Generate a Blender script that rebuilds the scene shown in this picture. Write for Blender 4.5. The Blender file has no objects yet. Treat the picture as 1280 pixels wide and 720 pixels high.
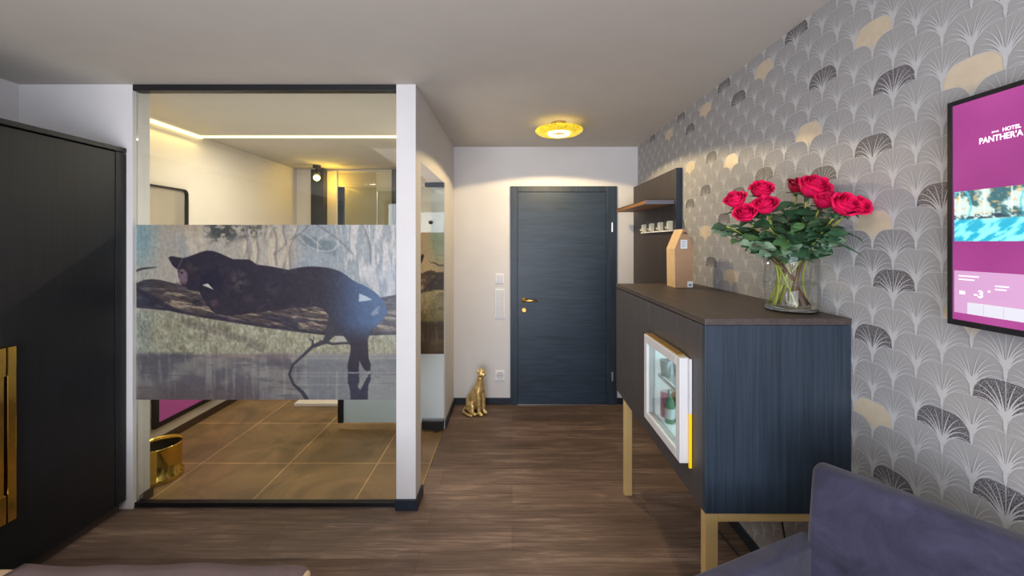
import bpy, bmesh, math, random
import numpy as np
from mathutils import Vector, Matrix
random.seed(7); np.random.seed(7)
PI = math.pi
sc = bpy.context.scene
COL = sc.collection
H = 1.556            # eye height
F = 490.0            # focal length in pixels of the 1280 px frame
VX, VY = 640.0, 303.5
CEIL = 2.482
def PT(x, y, d): return Vector(((x - VX) * d / F, d, H - (y - VY) * d / F))

# ------------------------------------------------------------------ colours / materials
def lin(c):
    def f(v):
        v /= 255.0
        return v / 12.92 if v <= 0.04045 else ((v + 0.055) / 1.055) ** 2.4
    return (f(c[0]), f(c[1]), f(c[2]), 1.0)
def newmat(name):
    m = bpy.data.materials.new(name); m.use_nodes = True
    nt = m.node_tree; b = nt.nodes['Principled BSDF']
    return m, nt, b
def N(nt, t, **kw):
    n = nt.nodes.new(t)
    for k, v in kw.items(): setattr(n, k, v)
    return n
def mat(name, col, rough=0.6, metal=0.0, var=0.08, nscale=6.0, bump=0.0, bscale=60.0, spec=0.5, emit=None, estr=0.0, coat=0.0):
    m, nt, b = newmat(name)
    c = lin(col)
    tc = N(nt, 'ShaderNodeTexCoord'); no = N(nt, 'ShaderNodeTexNoise'); no.inputs['Scale'].default_value = nscale
    no.inputs['Detail'].default_value = 4
    nt.links.new(tc.outputs['Object'], no.inputs['Vector'])
    r = N(nt, 'ShaderNodeValToRGB'); e = r.color_ramp.elements
    e[0].position = 0.3; e[1].position = 0.7
    e[0].color = (c[0]*(1-var), c[1]*(1-var), c[2]*(1-var), 1); e[1].color = (min(1,c[0]*(1+var)), min(1,c[1]*(1+var)), min(1,c[2]*(1+var)), 1)
    nt.links.new(no.outputs['Fac'], r.inputs['Fac']); nt.links.new(r.outputs['Color'], b.inputs['Base Color'])
    b.inputs['Roughness'].default_value = rough; b.inputs['Metallic'].default_value = metal
    b.inputs['Specular IOR Level'].default_value = spec
    b.inputs['Coat Weight'].default_value = coat
    if bump:
        n2 = N(nt, 'ShaderNodeTexNoise'); n2.inputs['Scale'].default_value = bscale; n2.inputs['Detail'].default_value = 6
        nt.links.new(tc.outputs['Object'], n2.inputs['Vector'])
        bp = N(nt, 'ShaderNodeBump'); bp.inputs['Strength'].default_value = bump; bp.inputs['Distance'].default_value = 0.004
        nt.links.new(n2.outputs['Fac'], bp.inputs['Height']); nt.links.new(bp.outputs['Normal'], b.inputs['Normal'])
    if emit:
        b.inputs['Emission Color'].default_value = lin(emit); b.inputs['Emission Strength'].default_value = estr
    return m
def woodmat(name, c1, c2, scale, rough=0.5, bump=0.25, spec=0.5, ring=0.0):
    """fine open-pored veneer; scale = noise frequency per axis (small along the grain)"""
    m, nt, b = newmat(name)
    tc = N(nt, 'ShaderNodeTexCoord'); mp = N(nt, 'ShaderNodeMapping'); mp.inputs['Scale'].default_value = scale
    nt.links.new(tc.outputs['Object'], mp.inputs['Vector'])
    no = N(nt, 'ShaderNodeTexNoise'); no.inputs['Scale'].default_value = 1.0; no.inputs['Detail'].default_value = 5; no.inputs['Distortion'].default_value = 0.3 + ring
    nt.links.new(mp.outputs['Vector'], no.inputs['Vector'])
    n2 = N(nt, 'ShaderNodeTexNoise'); n2.inputs['Scale'].default_value = 3.2; n2.inputs['Detail'].default_value = 3
    nt.links.new(mp.outputs['Vector'], n2.inputs['Vector'])
    mx = N(nt, 'ShaderNodeMath', operation='MULTIPLY_ADD'); mx.inputs[1].default_value = 0.45; 
    nt.links.new(n2.outputs['Fac'], mx.inputs[0])
    m3 = N(nt, 'ShaderNodeMath', operation='MULTIPLY'); m3.inputs[1].default_value = 0.55
    nt.links.new(no.outputs['Fac'], m3.inputs[0]); nt.links.new(m3.outputs[0], mx.inputs[2])
    r = N(nt, 'ShaderNodeValToRGB'); e = r.color_ramp.elements
    e[0].position = 0.38; e[1].position = 0.62; e[0].color = lin(c1); e[1].color = lin(c2)
    nt.links.new(mx.outputs[0], r.inputs['Fac']); nt.links.new(r.outputs['Color'], b.inputs['Base Color'])
    b.inputs['Roughness'].default_value = rough; b.inputs['Specular IOR Level'].default_value = spec
    bp = N(nt, 'ShaderNodeBump'); bp.inputs['Strength'].default_value = bump; bp.inputs['Distance'].default_value = 0.002
    nt.links.new(mx.outputs[0], bp.inputs['Height']); nt.links.new(bp.outputs['Normal'], b.inputs['Normal'])
    return m
def emismat(name, col, s):
    m, nt, b = newmat(name)
    b.inputs['Base Color'].default_value = lin(col); b.inputs['Emission Color'].default_value = lin(col); b.inputs['Emission Strength'].default_value = s
    return m
def attrmat(name, rough=0.5, emit=0.0, spec=0.5, dim=1.0):
    m, nt, b = newmat(name)
    a = N(nt, 'ShaderNodeAttribute'); a.attribute_name = 'Col'
    no = N(nt, 'ShaderNodeTexNoise'); no.inputs['Scale'].default_value = 220
    tc = N(nt, 'ShaderNodeTexCoord'); nt.links.new(tc.outputs['Object'], no.inputs['Vector'])
    mr = N(nt, 'ShaderNodeMapRange'); mr.inputs['To Min'].default_value = 0.9*dim; mr.inputs['To Max'].default_value = 1.1*dim
    nt.links.new(no.outputs['Fac'], mr.inputs['Value'])
    vm = N(nt, 'ShaderNodeVectorMath', operation='SCALE'); nt.links.new(a.outputs['Color'], vm.inputs[0]); nt.links.new(mr.outputs['Result'], vm.inputs['Scale'])
    nt.links.new(vm.outputs['Vector'], b.inputs['Base Color'])
    b.inputs['Roughness'].default_value = rough; b.inputs['Specular IOR Level'].default_value = spec
    if emit:
        nt.links.new(vm.outputs['Vector'], b.inputs['Emission Color']); b.inputs['Emission Strength'].default_value = emit
    return m
def paneglass(name, tint=(235,245,245), refl=0.06, frost=0.0, frostcol=(190,215,222), fres=0.5):
    m = bpy.data.materials.new(name); m.use_nodes = True; nt = m.node_tree; nt.nodes.clear()
    out = N(nt, 'ShaderNodeOutputMaterial'); tr = N(nt, 'ShaderNodeBsdfTransparent'); tr.inputs['Color'].default_value = lin(tint)
    gl = N(nt, 'ShaderNodeBsdfGlossy'); gl.inputs['Roughness'].default_value = 0.02
    lw = N(nt, 'ShaderNodeLayerWeight'); lw.inputs['Blend'].default_value = 0.25
    ma = N(nt, 'ShaderNodeMath', operation='MULTIPLY_ADD'); ma.inputs[1].default_value = fres; ma.inputs[2].default_value = refl
    nt.links.new(lw.outputs['Fresnel'], ma.inputs[0])
    mx = N(nt, 'ShaderNodeMixShader'); nt.links.new(ma.outputs[0], mx.inputs[0]); 
    base = tr
    if frost > 0:
        df = N(nt, 'ShaderNodeBsdfDiffuse'); df.inputs['Color'].default_value = lin(frostcol)
        m2 = N(nt, 'ShaderNodeMixShader'); m2.inputs[0].default_value = frost
        nt.links.new(tr.outputs[0], m2.inputs[1]); nt.links.new(df.outputs[0], m2.inputs[2]); base = m2
    nt.links.new(base.outputs[0], mx.inputs[1]); nt.links.new(gl.outputs[0], mx.inputs[2]); nt.links.new(mx.outputs[0], out.inputs['Surface'])
    return m

M = {}
M['white'] = mat('white_plaster', (218,215,214), 0.85, var=0.02, bump=0.08, bscale=250)
M['warmwhite'] = mat('bathroom_plaster', (222,214,204), 0.85, var=0.02, bump=0.08, bscale=250)
M['ceil'] = mat('ceiling_plaster', (194,188,180), 0.9, var=0.02)
M['paper'] = mat('wallpaper_ground', (160,159,160), 0.62, var=0.05, nscale=2.0, bump=0.15, bscale=500)
M['paperline'] = mat('wallpaper_pale_line', (192,193,195), 0.45, var=0.03)
M['papercream'] = mat('wallpaper_champagne', (214,200,176), 0.4, var=0.05, nscale=40, metal=0.15)
def glitter():
    m, nt, b = newmat('wallpaper_dark_glitter')
    tc = N(nt, 'ShaderNodeTexCoord'); no = N(nt, 'ShaderNodeTexNoise'); no.inputs['Scale'].default_value = 420; no.inputs['Detail'].default_value = 2
    nt.links.new(tc.outputs['Object'], no.inputs['Vector'])
    r = N(nt, 'ShaderNodeValToRGB'); e = r.color_ramp.elements; e[0].position = 0.42; e[1].position = 0.62
    e[0].color = lin((48,45,50)); e[1].color = lin((150,147,150)); nt.links.new(no.outputs['Fac'], r.inputs['Fac']); nt.links.new(r.outputs['Color'], b.inputs['Base Color'])
    b.inputs['Roughness'].default_value = 0.5
    return m
M['paperdark'] = glitter()
M['papermid'] = mat('wallpaper_mid_grey', (140,139,142), 0.55, var=0.12, nscale=300)
M['veneer_v'] = woodmat('dark_veneer_upright_grain', (30,40,52), (44,57,71), (60,60,1.2), 0.5, 0.3)  # blue of reflected daylight mixed into the dark wood colour
M['veneer_front'] = woodmat('dark_veneer_front', (60,57,60), (72,69,70), (45,45,1.4), 0.45, 0.2)
M['veneer_top'] = woodmat('dark_brown_worktop', (58,49,46), (80,69,64), (60,3,60), 0.5, 0.15)
M['veneer_h'] = woodmat('dark_veneer_door_grain', (30,43,57), (45,62,79), (1.6,30,26), 0.42, 0.3, ring=1.0)  # door wood carries the bluish daylight reflection in its base colour
M['veneer_fr'] = woodmat('dark_veneer_frame', (24,35,48), (44,58,74), (60,60,2.0), 0.45, 0.3)  # same daylight blue put into the frame colour
M['wardrobe'] = woodmat('black_wardrobe_veneer', (15,15,19), (22,23,28), (55,55,1.4), 0.5, 0.3)
M['blackpanel'] = woodmat('black_brown_panel', (52,46,47), (66,58,58), (50,50,2.0), 0.5, 0.15)
M['underwood'] = woodmat('warm_shelf_wood', (120,84,58), (150,108,76), (3,50,50), 0.5, 0.1)
M['black'] = mat('black_metal', (20,19,24), 0.45, var=0.1)
M['skirt'] = mat('navy_black_skirting', (28,36,48), 0.4, var=0.1)
M['gold'] = mat('satin_brass', (214,176,104), 0.32, metal=0.9, var=0.06)
M['brass'] = mat('pale_brass_frame', (214,184,124), 0.45, metal=0.25, var=0.05)
M['goldbright'] = mat('polished_gold', (232,190,92), 0.16, metal=1.0, var=0.12, nscale=14)
M['catgold'] = mat('antique_gold_leaf', (246,200,134), 0.3, metal=0.55, var=0.35, nscale=28, bump=0.5, bscale=70)
M['chrome'] = mat('brushed_steel', (200,200,205), 0.25, metal=1.0, var=0.03)
M['plastic'] = mat('white_plastic', (236,238,242), 0.4, var=0.01)
M['plasticgrey'] = mat('white_fridge_plastic', (208,207,208), 0.4, var=0.02)
M['navy'] = mat('navy_grey_metal', (52,60,76), 0.4, var=0.05)
M['kraft'] = mat('kraft_card', (176,140,108), 0.7, var=0.06, nscale=20)
M['kraftlight'] = mat('pale_beech', (224,192,146), 0.6, var=0.05, nscale=20)
M['rose'] = mat('crimson_petal', (228,22,88), 0.55, var=0.3, nscale=30, spec=0.3)
M['rosedark'] = mat('deep_crimson_petal', (150,8,44), 0.5, var=0.25, nscale=30, spec=0.3)
M['leaf'] = mat('rose_leaf', (60,94,66), 0.4, var=0.45, nscale=18)
M['leaf3'] = mat('fresh_leaf', (84,122,76), 0.42, var=0.3, nscale=18)
M['leaf2'] = mat('eucalyptus_leaf', (128,156,128), 0.5, var=0.2, nscale=18)
M['stem'] = mat('green_stem', (156,164,64), 0.5, var=0.2, nscale=18)
M['stembrown'] = mat('brown_stem', (96,60,46), 0.6, var=0.2, nscale=18)
M['sheet'] = mat('cream_bed_linen', (206,176,140), 0.8, var=0.05, bump=0.2)
M['throw'] = mat('mauve_grey_throw', (104,88,88), 0.85, var=0.12, nscale=4, bump=0.4, bscale=120)
M['mat'] = mat('white_tray', (232,224,214), 0.5, var=0.02)
M['glass'] = paneglass('clear_pane', (244,247,245), 0.02)
M['showerglass'] = paneglass('shower_pane', (240,240,236), 0.0)
M['frost'] = paneglass('frosted_pane', (220,235,240), 0.02, 0.92, (232,244,248))
M['led'] = emismat('warm_led', (255,236,178), 2.4)
M['bulb'] = emismat('yellow_bulb', (255,232,120), 14)
M['linerglow'] = mat('fridge_liner', (226,240,242), 0.4, var=0.01, emit=(225,242,246), estr=0.55)  # liner glows by itself, standing in for the lit fridge interior
M['yellow'] = mat('yellow_gold_strip', (236,190,20), 0.35, var=0.04, emit=(236,190,20), estr=0.25)
M['fabricdark'] = mat('bin_dark_lining', (40,32,16), 0.6)  # dark brown lining inside the bin
def suede():
    m, nt, b = newmat('navy_suede')
    tc = N(nt, 'ShaderNodeTexCoord'); no = N(nt, 'ShaderNodeTexNoise'); no.inputs['Scale'].default_value = 7; no.inputs['Detail'].default_value = 8; no.inputs['Roughness'].default_value = 0.65
    no.inputs['Distortion'].default_value = 0.6
    nt.links.new(tc.outputs['Object'], no.inputs['Vector'])
    r = N(nt, 'ShaderNodeValToRGB'); e = r.color_ramp.elements; e[0].position = 0.3; e[1].position = 0.72
    e[0].color = lin((32,32,47)); e[1].color = lin((66,64,86)); nt.links.new(no.outputs['Fac'], r.inputs['Fac']); nt.links.new(r.outputs['Color'], b.inputs['Base Color'])
    b.inputs['Roughness'].default_value = 0.85; b.inputs['Sheen Weight'].default_value = 0.25; b.inputs['Specular IOR Level'].default_value = 0.2
    bp = N(nt, 'ShaderNodeBump'); bp.inputs['Strength'].default_value = 0.2; bp.inputs['Distance'].default_value = 0.003
    nt.links.new(no.outputs['Fac'], bp.inputs['Height']); nt.links.new(bp.outputs['Normal'], b.inputs['Normal'])
    return m
M['suede'] = suede()
def leafgold():
    m, nt, b = newmat('hammered_gold_leaf')
    tc = N(nt, 'ShaderNodeTexCoord'); v = N(nt, 'ShaderNodeTexVoronoi'); v.inputs['Scale'].default_value = 45
    nt.links.new(tc.outputs['Object'], v.inputs['Vector'])
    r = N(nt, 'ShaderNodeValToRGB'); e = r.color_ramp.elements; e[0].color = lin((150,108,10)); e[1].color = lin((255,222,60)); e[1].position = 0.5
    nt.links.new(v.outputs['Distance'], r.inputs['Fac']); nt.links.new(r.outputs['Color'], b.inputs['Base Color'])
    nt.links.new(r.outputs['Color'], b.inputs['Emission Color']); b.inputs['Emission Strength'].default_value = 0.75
    b.inputs['Metallic'].default_value = 0.6; b.inputs['Roughness'].default_value = 0.35
    return m
M['leafgold'] = leafgold()
def planks():
    m, nt, b = newmat('dark_oak_planks')
    tc = N(nt, 'ShaderNodeTexCoord')
    br = N(nt, 'ShaderNodeTexBrick'); br.offset = 0.37; br.inputs['Scale'].default_value = 1.0
    br.inputs['Brick Width'].default_value = 1.25; br.inputs['Row Height'].default_value = 0.18; br.inputs['Mortar Size'].default_value = 0.0018
    br.inputs['Color1'].default_value = (0.3,0.3,0.3,1); br.inputs['Color2'].default_value = (0.75,0.75,0.75,1); br.inputs['Mortar'].default_value = (0.05,0.05,0.05,1)
    nt.links.new(tc.outputs['Object'], br.inputs['Vector'])
    # offset the grain by row so that neighbouring boards differ
    sep = N(nt, 'ShaderNodeSeparateXYZ'); nt.links.new(tc.outputs['Object'], sep.inputs[0])
    dv = N(nt, 'ShaderNodeMath', operation='DIVIDE'); dv.inputs[1].default_value = 0.18; nt.links.new(sep.outputs['Y'], dv.inputs[0])
    fl = N(nt, 'ShaderNodeMath', operation='FLOOR'); nt.links.new(dv.outputs[0], fl.inputs[0])
    ad = N(nt, 'ShaderNodeMath', operation='MULTIPLY_ADD'); ad.inputs[1].default_value = 7.31; nt.links.new(fl.outputs[0], ad.inputs[0]); nt.links.new(sep.outputs['X'], ad.inputs[2])
    cm = N(nt, 'ShaderNodeCombineXYZ'); nt.links.new(ad.outputs[0], cm.inputs['X']); nt.links.new(sep.outputs['Y'], cm.inputs['Y'])
    mp = N(nt, 'ShaderNodeMapping'); mp.inputs['Scale'].default_value = (2.6, 46, 1); nt.links.new(cm.outputs[0], mp.inputs['Vector'])
    no = N(nt, 'ShaderNodeTexNoise'); no.inputs['Scale'].default_value = 1.0; no.inputs['Detail'].default_value = 7; no.inputs['Distortion'].default_value = 0.9; no.inputs['Roughness'].default_value = 0.72
    nt.links.new(mp.outputs['Vector'], no.inputs['Vector'])
    mp2 = N(nt, 'ShaderNodeMapping'); mp2.inputs['Scale'].default_value = (1.1, 5, 1); nt.links.new(cm.outputs[0], mp2.inputs['Vector'])
    n3 = N(nt, 'ShaderNodeTexNoise'); n3.inputs['Scale'].default_value = 1.3; n3.inputs['Detail'].default_value = 3; nt.links.new(mp2.outputs['Vector'], n3.inputs['Vector'])
    r = N(nt, 'ShaderNodeValToRGB'); e = r.color_ramp.elements; e[0].position = 0.3; e[1].position = 0.72
    e[0].color = lin((68,54,46)); e[1].color = lin((178,152,134))
    mid = r.color_ramp.elements.new(0.52); mid.color = lin((114,93,81))
    s1 = N(nt, 'ShaderNodeMath', operation='MULTIPLY'); s1.inputs[1].default_value = 0.62; nt.links.new(no.outputs['Fac'], s1.inputs[0])
    s2 = N(nt, 'ShaderNodeMath', operation='MULTIPLY_ADD'); s2.inputs[1].default_value = 0.38; nt.links.new(n3.outputs['Fac'], s2.inputs[0]); nt.links.new(s1.outputs[0], s2.inputs[2])
    nt.links.new(s2.outputs[0], r.inputs['Fac'])
    mr = N(nt, 'ShaderNodeMapRange'); mr.inputs['From Min'].default_value = 0.05; mr.inputs['From Max'].default_value = 0.75; mr.inputs['To Min'].default_value = 0.62; mr.inputs['To Max'].default_value = 1.08
    nt.links.new(br.outputs['Color'], mr.inputs['Value'])
    vm = N(nt, 'ShaderNodeVectorMath', operation='SCALE'); nt.links.new(r.outputs['Color'], vm.inputs[0]); nt.links.new(mr.outputs['Result'], vm.inputs['Scale'])
    nt.links.new(vm.outputs['Vector'], b.inputs['Base Color']); b.inputs['Roughness'].default_value = 0.5; b.inputs['Specular IOR Level'].default_value = 0.4
    bp = N(nt, 'ShaderNodeBump'); bp.inputs['Strength'].default_value = 0.15; bp.inputs['Distance'].default_value = 0.002
    nt.links.new(no.outputs['Fac'], bp.inputs['Height']); nt.links.new(bp.outputs['Normal'], b.inputs['Normal'])
    return m
M['planks'] = planks()
def tiles():
    m, nt, b = newmat('brown_stone_tiles')
    tc = N(nt, 'ShaderNodeTexCoord'); mp = N(nt, 'ShaderNodeMapping'); mp.inputs['Location'].default_value = (2.188+0.62*2, -2.766+0.613*6, 0)
    nt.links.new(tc.outputs['Object'], mp.inputs['Vector'])
    br = N(nt, 'ShaderNodeTexBrick'); br.offset = 0.0; br.inputs['Scale'].default_value = 1.0
    br.inputs['Brick Width'].default_value = 0.62; br.inputs['Row Height'].default_value = 0.613; br.inputs['Mortar Size'].default_value = 0.0035; br.inputs['Mortar Smooth'].default_value = 0.0
    br.inputs['Color1'].default_value = (0.85,0.85,0.85,1); br.inputs['Color2'].default_value = (1.05,1.05,1.05,1); br.inputs['Mortar'].default_value = (2.3,2.3,2.3,1)
    nt.links.new(mp.outputs['Vector'], br.inputs['Vector'])
    no = N(nt, 'ShaderNodeTexNoise'); no.inputs['Scale'].default_value = 2.4; no.inputs['Detail'].default_value = 8; no.inputs['Distortion'].default_value = 1.2; no.inputs['Roughness'].default_value = 0.6
    nt.links.new(tc.outputs['Object'], no.inputs['Vector'])
    r = N(nt, 'ShaderNodeValToRGB'); e = r.color_ramp.elements; e[0].position = 0.3; e[1].position = 0.75
    e[0].color = lin((100,82,62)); e[1].color = lin((164,132,94)); nt.links.new(no.outputs['Fac'], r.inputs['Fac'])
    vm = N(nt, 'ShaderNodeVectorMath', operation='MULTIPLY'); nt.links.new(r.outputs['Color'], vm.inputs[0]); nt.links.new(br.outputs['Color'], vm.inputs[1])
    nt.links.new(vm.outputs['Vector'], b.inputs['Base Color']); b.inputs['Roughness'].default_value = 0.42
    return m
M['tiles'] = tiles()
def magenta():
    m, nt, b = newmat('magenta_screen')
    tc = N(nt, 'ShaderNodeTexCoord'); no = N(nt, 'ShaderNodeTexNoise'); no.inputs['Scale'].default_value = 3.0
    nt.links.new(tc.outputs['Object'], no.inputs['Vector'])
    r = N(nt, 'ShaderNodeValToRGB'); e = r.color_ramp.elements; e[0].position = 0.3; e[1].position = 0.75
    e[0].color = lin((158,46,132)); e[1].color = lin((196,84,164)); nt.links.new(no.outputs['Fac'], r.inputs['Fac'])
    nt.links.new(r.outputs['Color'], b.inputs['Emission Color']); b.inputs['Emission Strength'].default_value = 0.98
    b.inputs['Base Color'].default_value = (0.02,0.01,0.02,1); b.inputs['Roughness'].default_value = 0.25
    return m
M['magenta'] = magenta()

# ------------------------------------------------------------------ mesh helpers
class MB:
    def __init__(s): s.v = []; s.f = []; s.m = []
    def add(s, vs, fs, mi=0):
        o = len(s.v); s.v += [tuple(v) for v in vs]; s.f += [tuple(i + o for i in f) for f in fs]; s.m += [mi] * len(fs); return s
    def box(s, x0, x1, y0, y1, z0, z1, mi=0):
        x0, x1 = sorted((x0, x1)); y0, y1 = sorted((y0, y1)); z0, z1 = sorted((z0, z1))
        vs = [(x0,y0,z0),(x1,y0,z0),(x1,y1,z0),(x0,y1,z0),(x0,y0,z1),(x1,y0,z1),(x1,y1,z1),(x0,y1,z1)]
        return s.add(vs, [(0,3,2,1),(4,5,6,7),(0,1,5,4),(1,2,6,5),(2,3,7,6),(3,0,4,7)], mi)
    def tube(s, pts, r, seg=10, mi=0, cap=True):
        pts = [Vector(p) for p in pts]; n = len(pts); rs = r if isinstance(r, (list, tuple)) else [r] * n
        vs = []; up = None
        for i, p in enumerate(pts):
            t = (pts[min(i+1,n-1)] - pts[max(i-1,0)]).normalized()
            if up is None: up = Vector((0,0,1)) if abs(t.z) < 0.9 else Vector((1,0,0))
            a = t.cross(up).normalized(); bb = a.cross(t).normalized(); up = bb
            for k in range(seg):
                an = 2*PI*k/seg; vs.append(p + (a*math.cos(an) + bb*math.sin(an)) * rs[i])
        fs = [(i*seg+k, i*seg+(k+1)%seg, (i+1)*seg+(k+1)%seg, (i+1)*seg+k) for i in range(n-1) for k in range(seg)]
        if cap: fs += [tuple(range(seg))[::-1], tuple((n-1)*seg + k for k in range(seg))]
        return s.add(vs, fs, mi)
    def lathe(s, prof, c=(0,0,0), seg=32, mi=0, axis='z', closed=False):
        vs = []; n = len(prof)
        for (r, z) in prof:
            for k in range(seg):
                a = 2*PI*k/seg; x, y = r*math.cos(a), r*math.sin(a)
                if axis == 'z': vs.append((c[0]+x, c[1]+y, c[2]+z))
                elif axis == 'y': vs.append((c[0]+x, c[1]+z, c[2]+y))
                else: vs.append((c[0]+z, c[1]+x, c[2]+y))
        fs = [(i*seg+k, i*seg+(k+1)%seg, ((i+1)%n)*seg+(k+1)%seg, ((i+1)%n)*seg+k) for i in range(n if closed else n-1) for k in range(seg)]
        return s.add(vs, fs, mi)
    def prism(s, poly, y0, y1, mi=0, axis='y'):
        n = len(poly)
        def q(a, b, t): return (a, t, b) if axis == 'y' else ((t, a, b) if axis == 'x' else (a, b, t))
        vs = [q(a, b, y0) for a, b in poly] + [q(a, b, y1) for a, b in poly]
        fs = [tuple(range(n))[::-1], tuple(range(n, 2*n))] + [(i, (i+1)%n, n+(i+1)%n, n+i) for i in range(n)]
        return s.add(vs, fs, mi)
    def build(s, name, mats, parent=None, smooth=False, bevel=0, kind=None, label=None, seg=2):
        me = bpy.data.meshes.new(name); me.from_pydata(s.v, [], s.f)
        mats = mats if isinstance(mats, (list, tuple)) else [mats]
        for m in mats: me.materials.append(m)
        me.polygons.foreach_set('material_index', s.m)
        if smooth: me.polygons.foreach_set('use_smooth', [True]*len(s.f))
        me.update()
        bm = bmesh.new(); bm.from_mesh(me); bmesh.ops.recalc_face_normals(bm, faces=bm.faces); bm.to_mesh(me); bm.free()
        o = bpy.data.objects.new(name, me); COL.objects.link(o)
        if parent is not None:
            o.parent = parent
            o.matrix_parent_inverse = Matrix.Translation(-world_loc(parent)) if parent.get('_at') else Matrix.Identity(4)
        if bevel:
            b = o.modifiers.new('bevel', 'BEVEL'); b.width = bevel; b.segments = seg; b.limit_method = 'ANGLE'; b.angle_limit = 0.7
        if kind: o['kind'] = kind
        if label: o['label'] = label
        return o
def world_loc(p): return Vector(p.location)
def tag(o, label, cat, group=None, kind=None):
    o['label'] = label; o['category'] = cat
    if group: o['group'] = group
    if kind: o['kind'] = kind
    return o
def thing(name, label, cat, at=(0,0,0), group=None, local=False):
    """Empty at the base. Parts are written in world coordinates unless local."""
    o = bpy.data.objects.new(name, None); COL.objects.link(o); o.location = at; o.empty_display_size = 0.05
    if not local: o['_at'] = 1
    return tag(o, label, cat, group)
def struct(mb, name, m, parent=None, **kw): return mb.build(name, m, parent, kind='structure', **kw)
def text_obj(body, size, m, name, parent, loc, rot, align='LEFT', ext=0.0005, sx=1.0, bold=0.0):
    cu = bpy.data.curves.new('t', 'FONT'); cu.body = body; cu.size = size; cu.align_x = align; cu.extrude = ext; cu.offset = bold
    o = bpy.data.objects.new('t', cu); COL.objects.link(o)
    bpy.context.view_layer.update()
    me = bpy.data.meshes.new_from_object(o.evaluated_get(bpy.context.evaluated_depsgraph_get()))
    bpy.data.objects.remove(o)
    me.transform(Matrix.Translation(loc) @ rot @ Matrix.Diagonal((sx,1,1,1)))
    me.materials.clear(); me.materials.append(m); me.name = name
    n = bpy.data.objects.new(name, me); COL.objects.link(n); n.parent = parent
    if parent.get('_at'): n.matrix_parent_inverse = Matrix.Translation(-world_loc(parent))
    return n

# =================================================================== SETTING
XR, XL, XH, YB, YG = 1.215, -2.88, -0.562, 3.784, 2.30
YR = -2.4      # wall behind the camera
BX, BY = -2.72, 4.95
struct(MB().box(XL, XR, YR, YB, -0.05, 0).v and MB().box(XL, XR, YR, 2.335, -0.05, 0).box(XH-0.012, XR, 2.335, YB, -0.05, 0), 'floor', M['planks'])
struct(MB().box(BX, XH-0.012, 2.335, BY, -0.05, 0.001), 'floor_bathroom', M['tiles'])
struct(MB().box(XL-0.1, XR+0.1, YR-0.1, BY+0.1, CEIL, CEIL+0.08), 'ceiling', M['ceil'])
# left room wall, the white wall beside the glass, its return
struct(MB().box(XL-0.1, XL, YR, 2.40, 0, CEIL), 'wall_left', M['white'])
struct(MB().box(XL, -2.216, YG-0.012, 2.40, 0, CEIL), 'wall_beside_wardrobe', M['white'], bevel=0.002)
# pillar + header over the bathroom opening + jamb wall
struct(MB().box(-0.676, XH, YG-0.012, 2.415, 0, CEIL), 'pillar', M['white'], bevel=0.002)
struct(MB().box(-0.676, XH, 2.415, 3.29, 2.055, CEIL), 'wall_over_opening', M['white'])
struct(MB().box(-0.676, XH, 3.29, BY, 0, CEIL), 'wall_hallway_left', M['white'])
struct(MB().box(XH, XR, YB, YB+0.1, 0, CEIL), 'wall_entrance', M['white'])
# bathroom shell
struct(MB().box(BX-0.1, BX, 2.40, BY, 0, CEIL), 'wall_bathroom_left', M['warmwhite'])
struct(MB().box(BX, XH, BY, BY+0.1, 0, CEIL), 'wall_bathroom_back', M['warmwhite'])
# wall behind the camera with a big window
wb = MB().box(XL, XR, YR-0.1, YR, 0, 0.35).box(XL, XR, YR-0.1, YR, 2.3, CEIL).box(XL, -2.3, YR-0.1, YR, 0.35, 2.3).box(0.8, XR, YR-0.1, YR, 0.35, 2.3)
struct(wb, 'wall_window_side', M['white'])
wf = MB().box(-2.3, 0.8, YR-0.09, YR-0.03, 0.35, 0.41).box(-2.3, 0.8, YR-0.09, YR-0.03, 2.24, 2.3)
for x in (-2.3, -0.78, 0.74): wf.box(x, x+0.06, YR-0.09, YR-0.03, 0.41, 2.24)
w1 = struct(wf, 'window_1', M['black'])
struct(MB().box(-2.24, 0.74, YR-0.065, YR-0.06, 0.41, 2.24), 'pane', M['glass'], w1)

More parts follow.
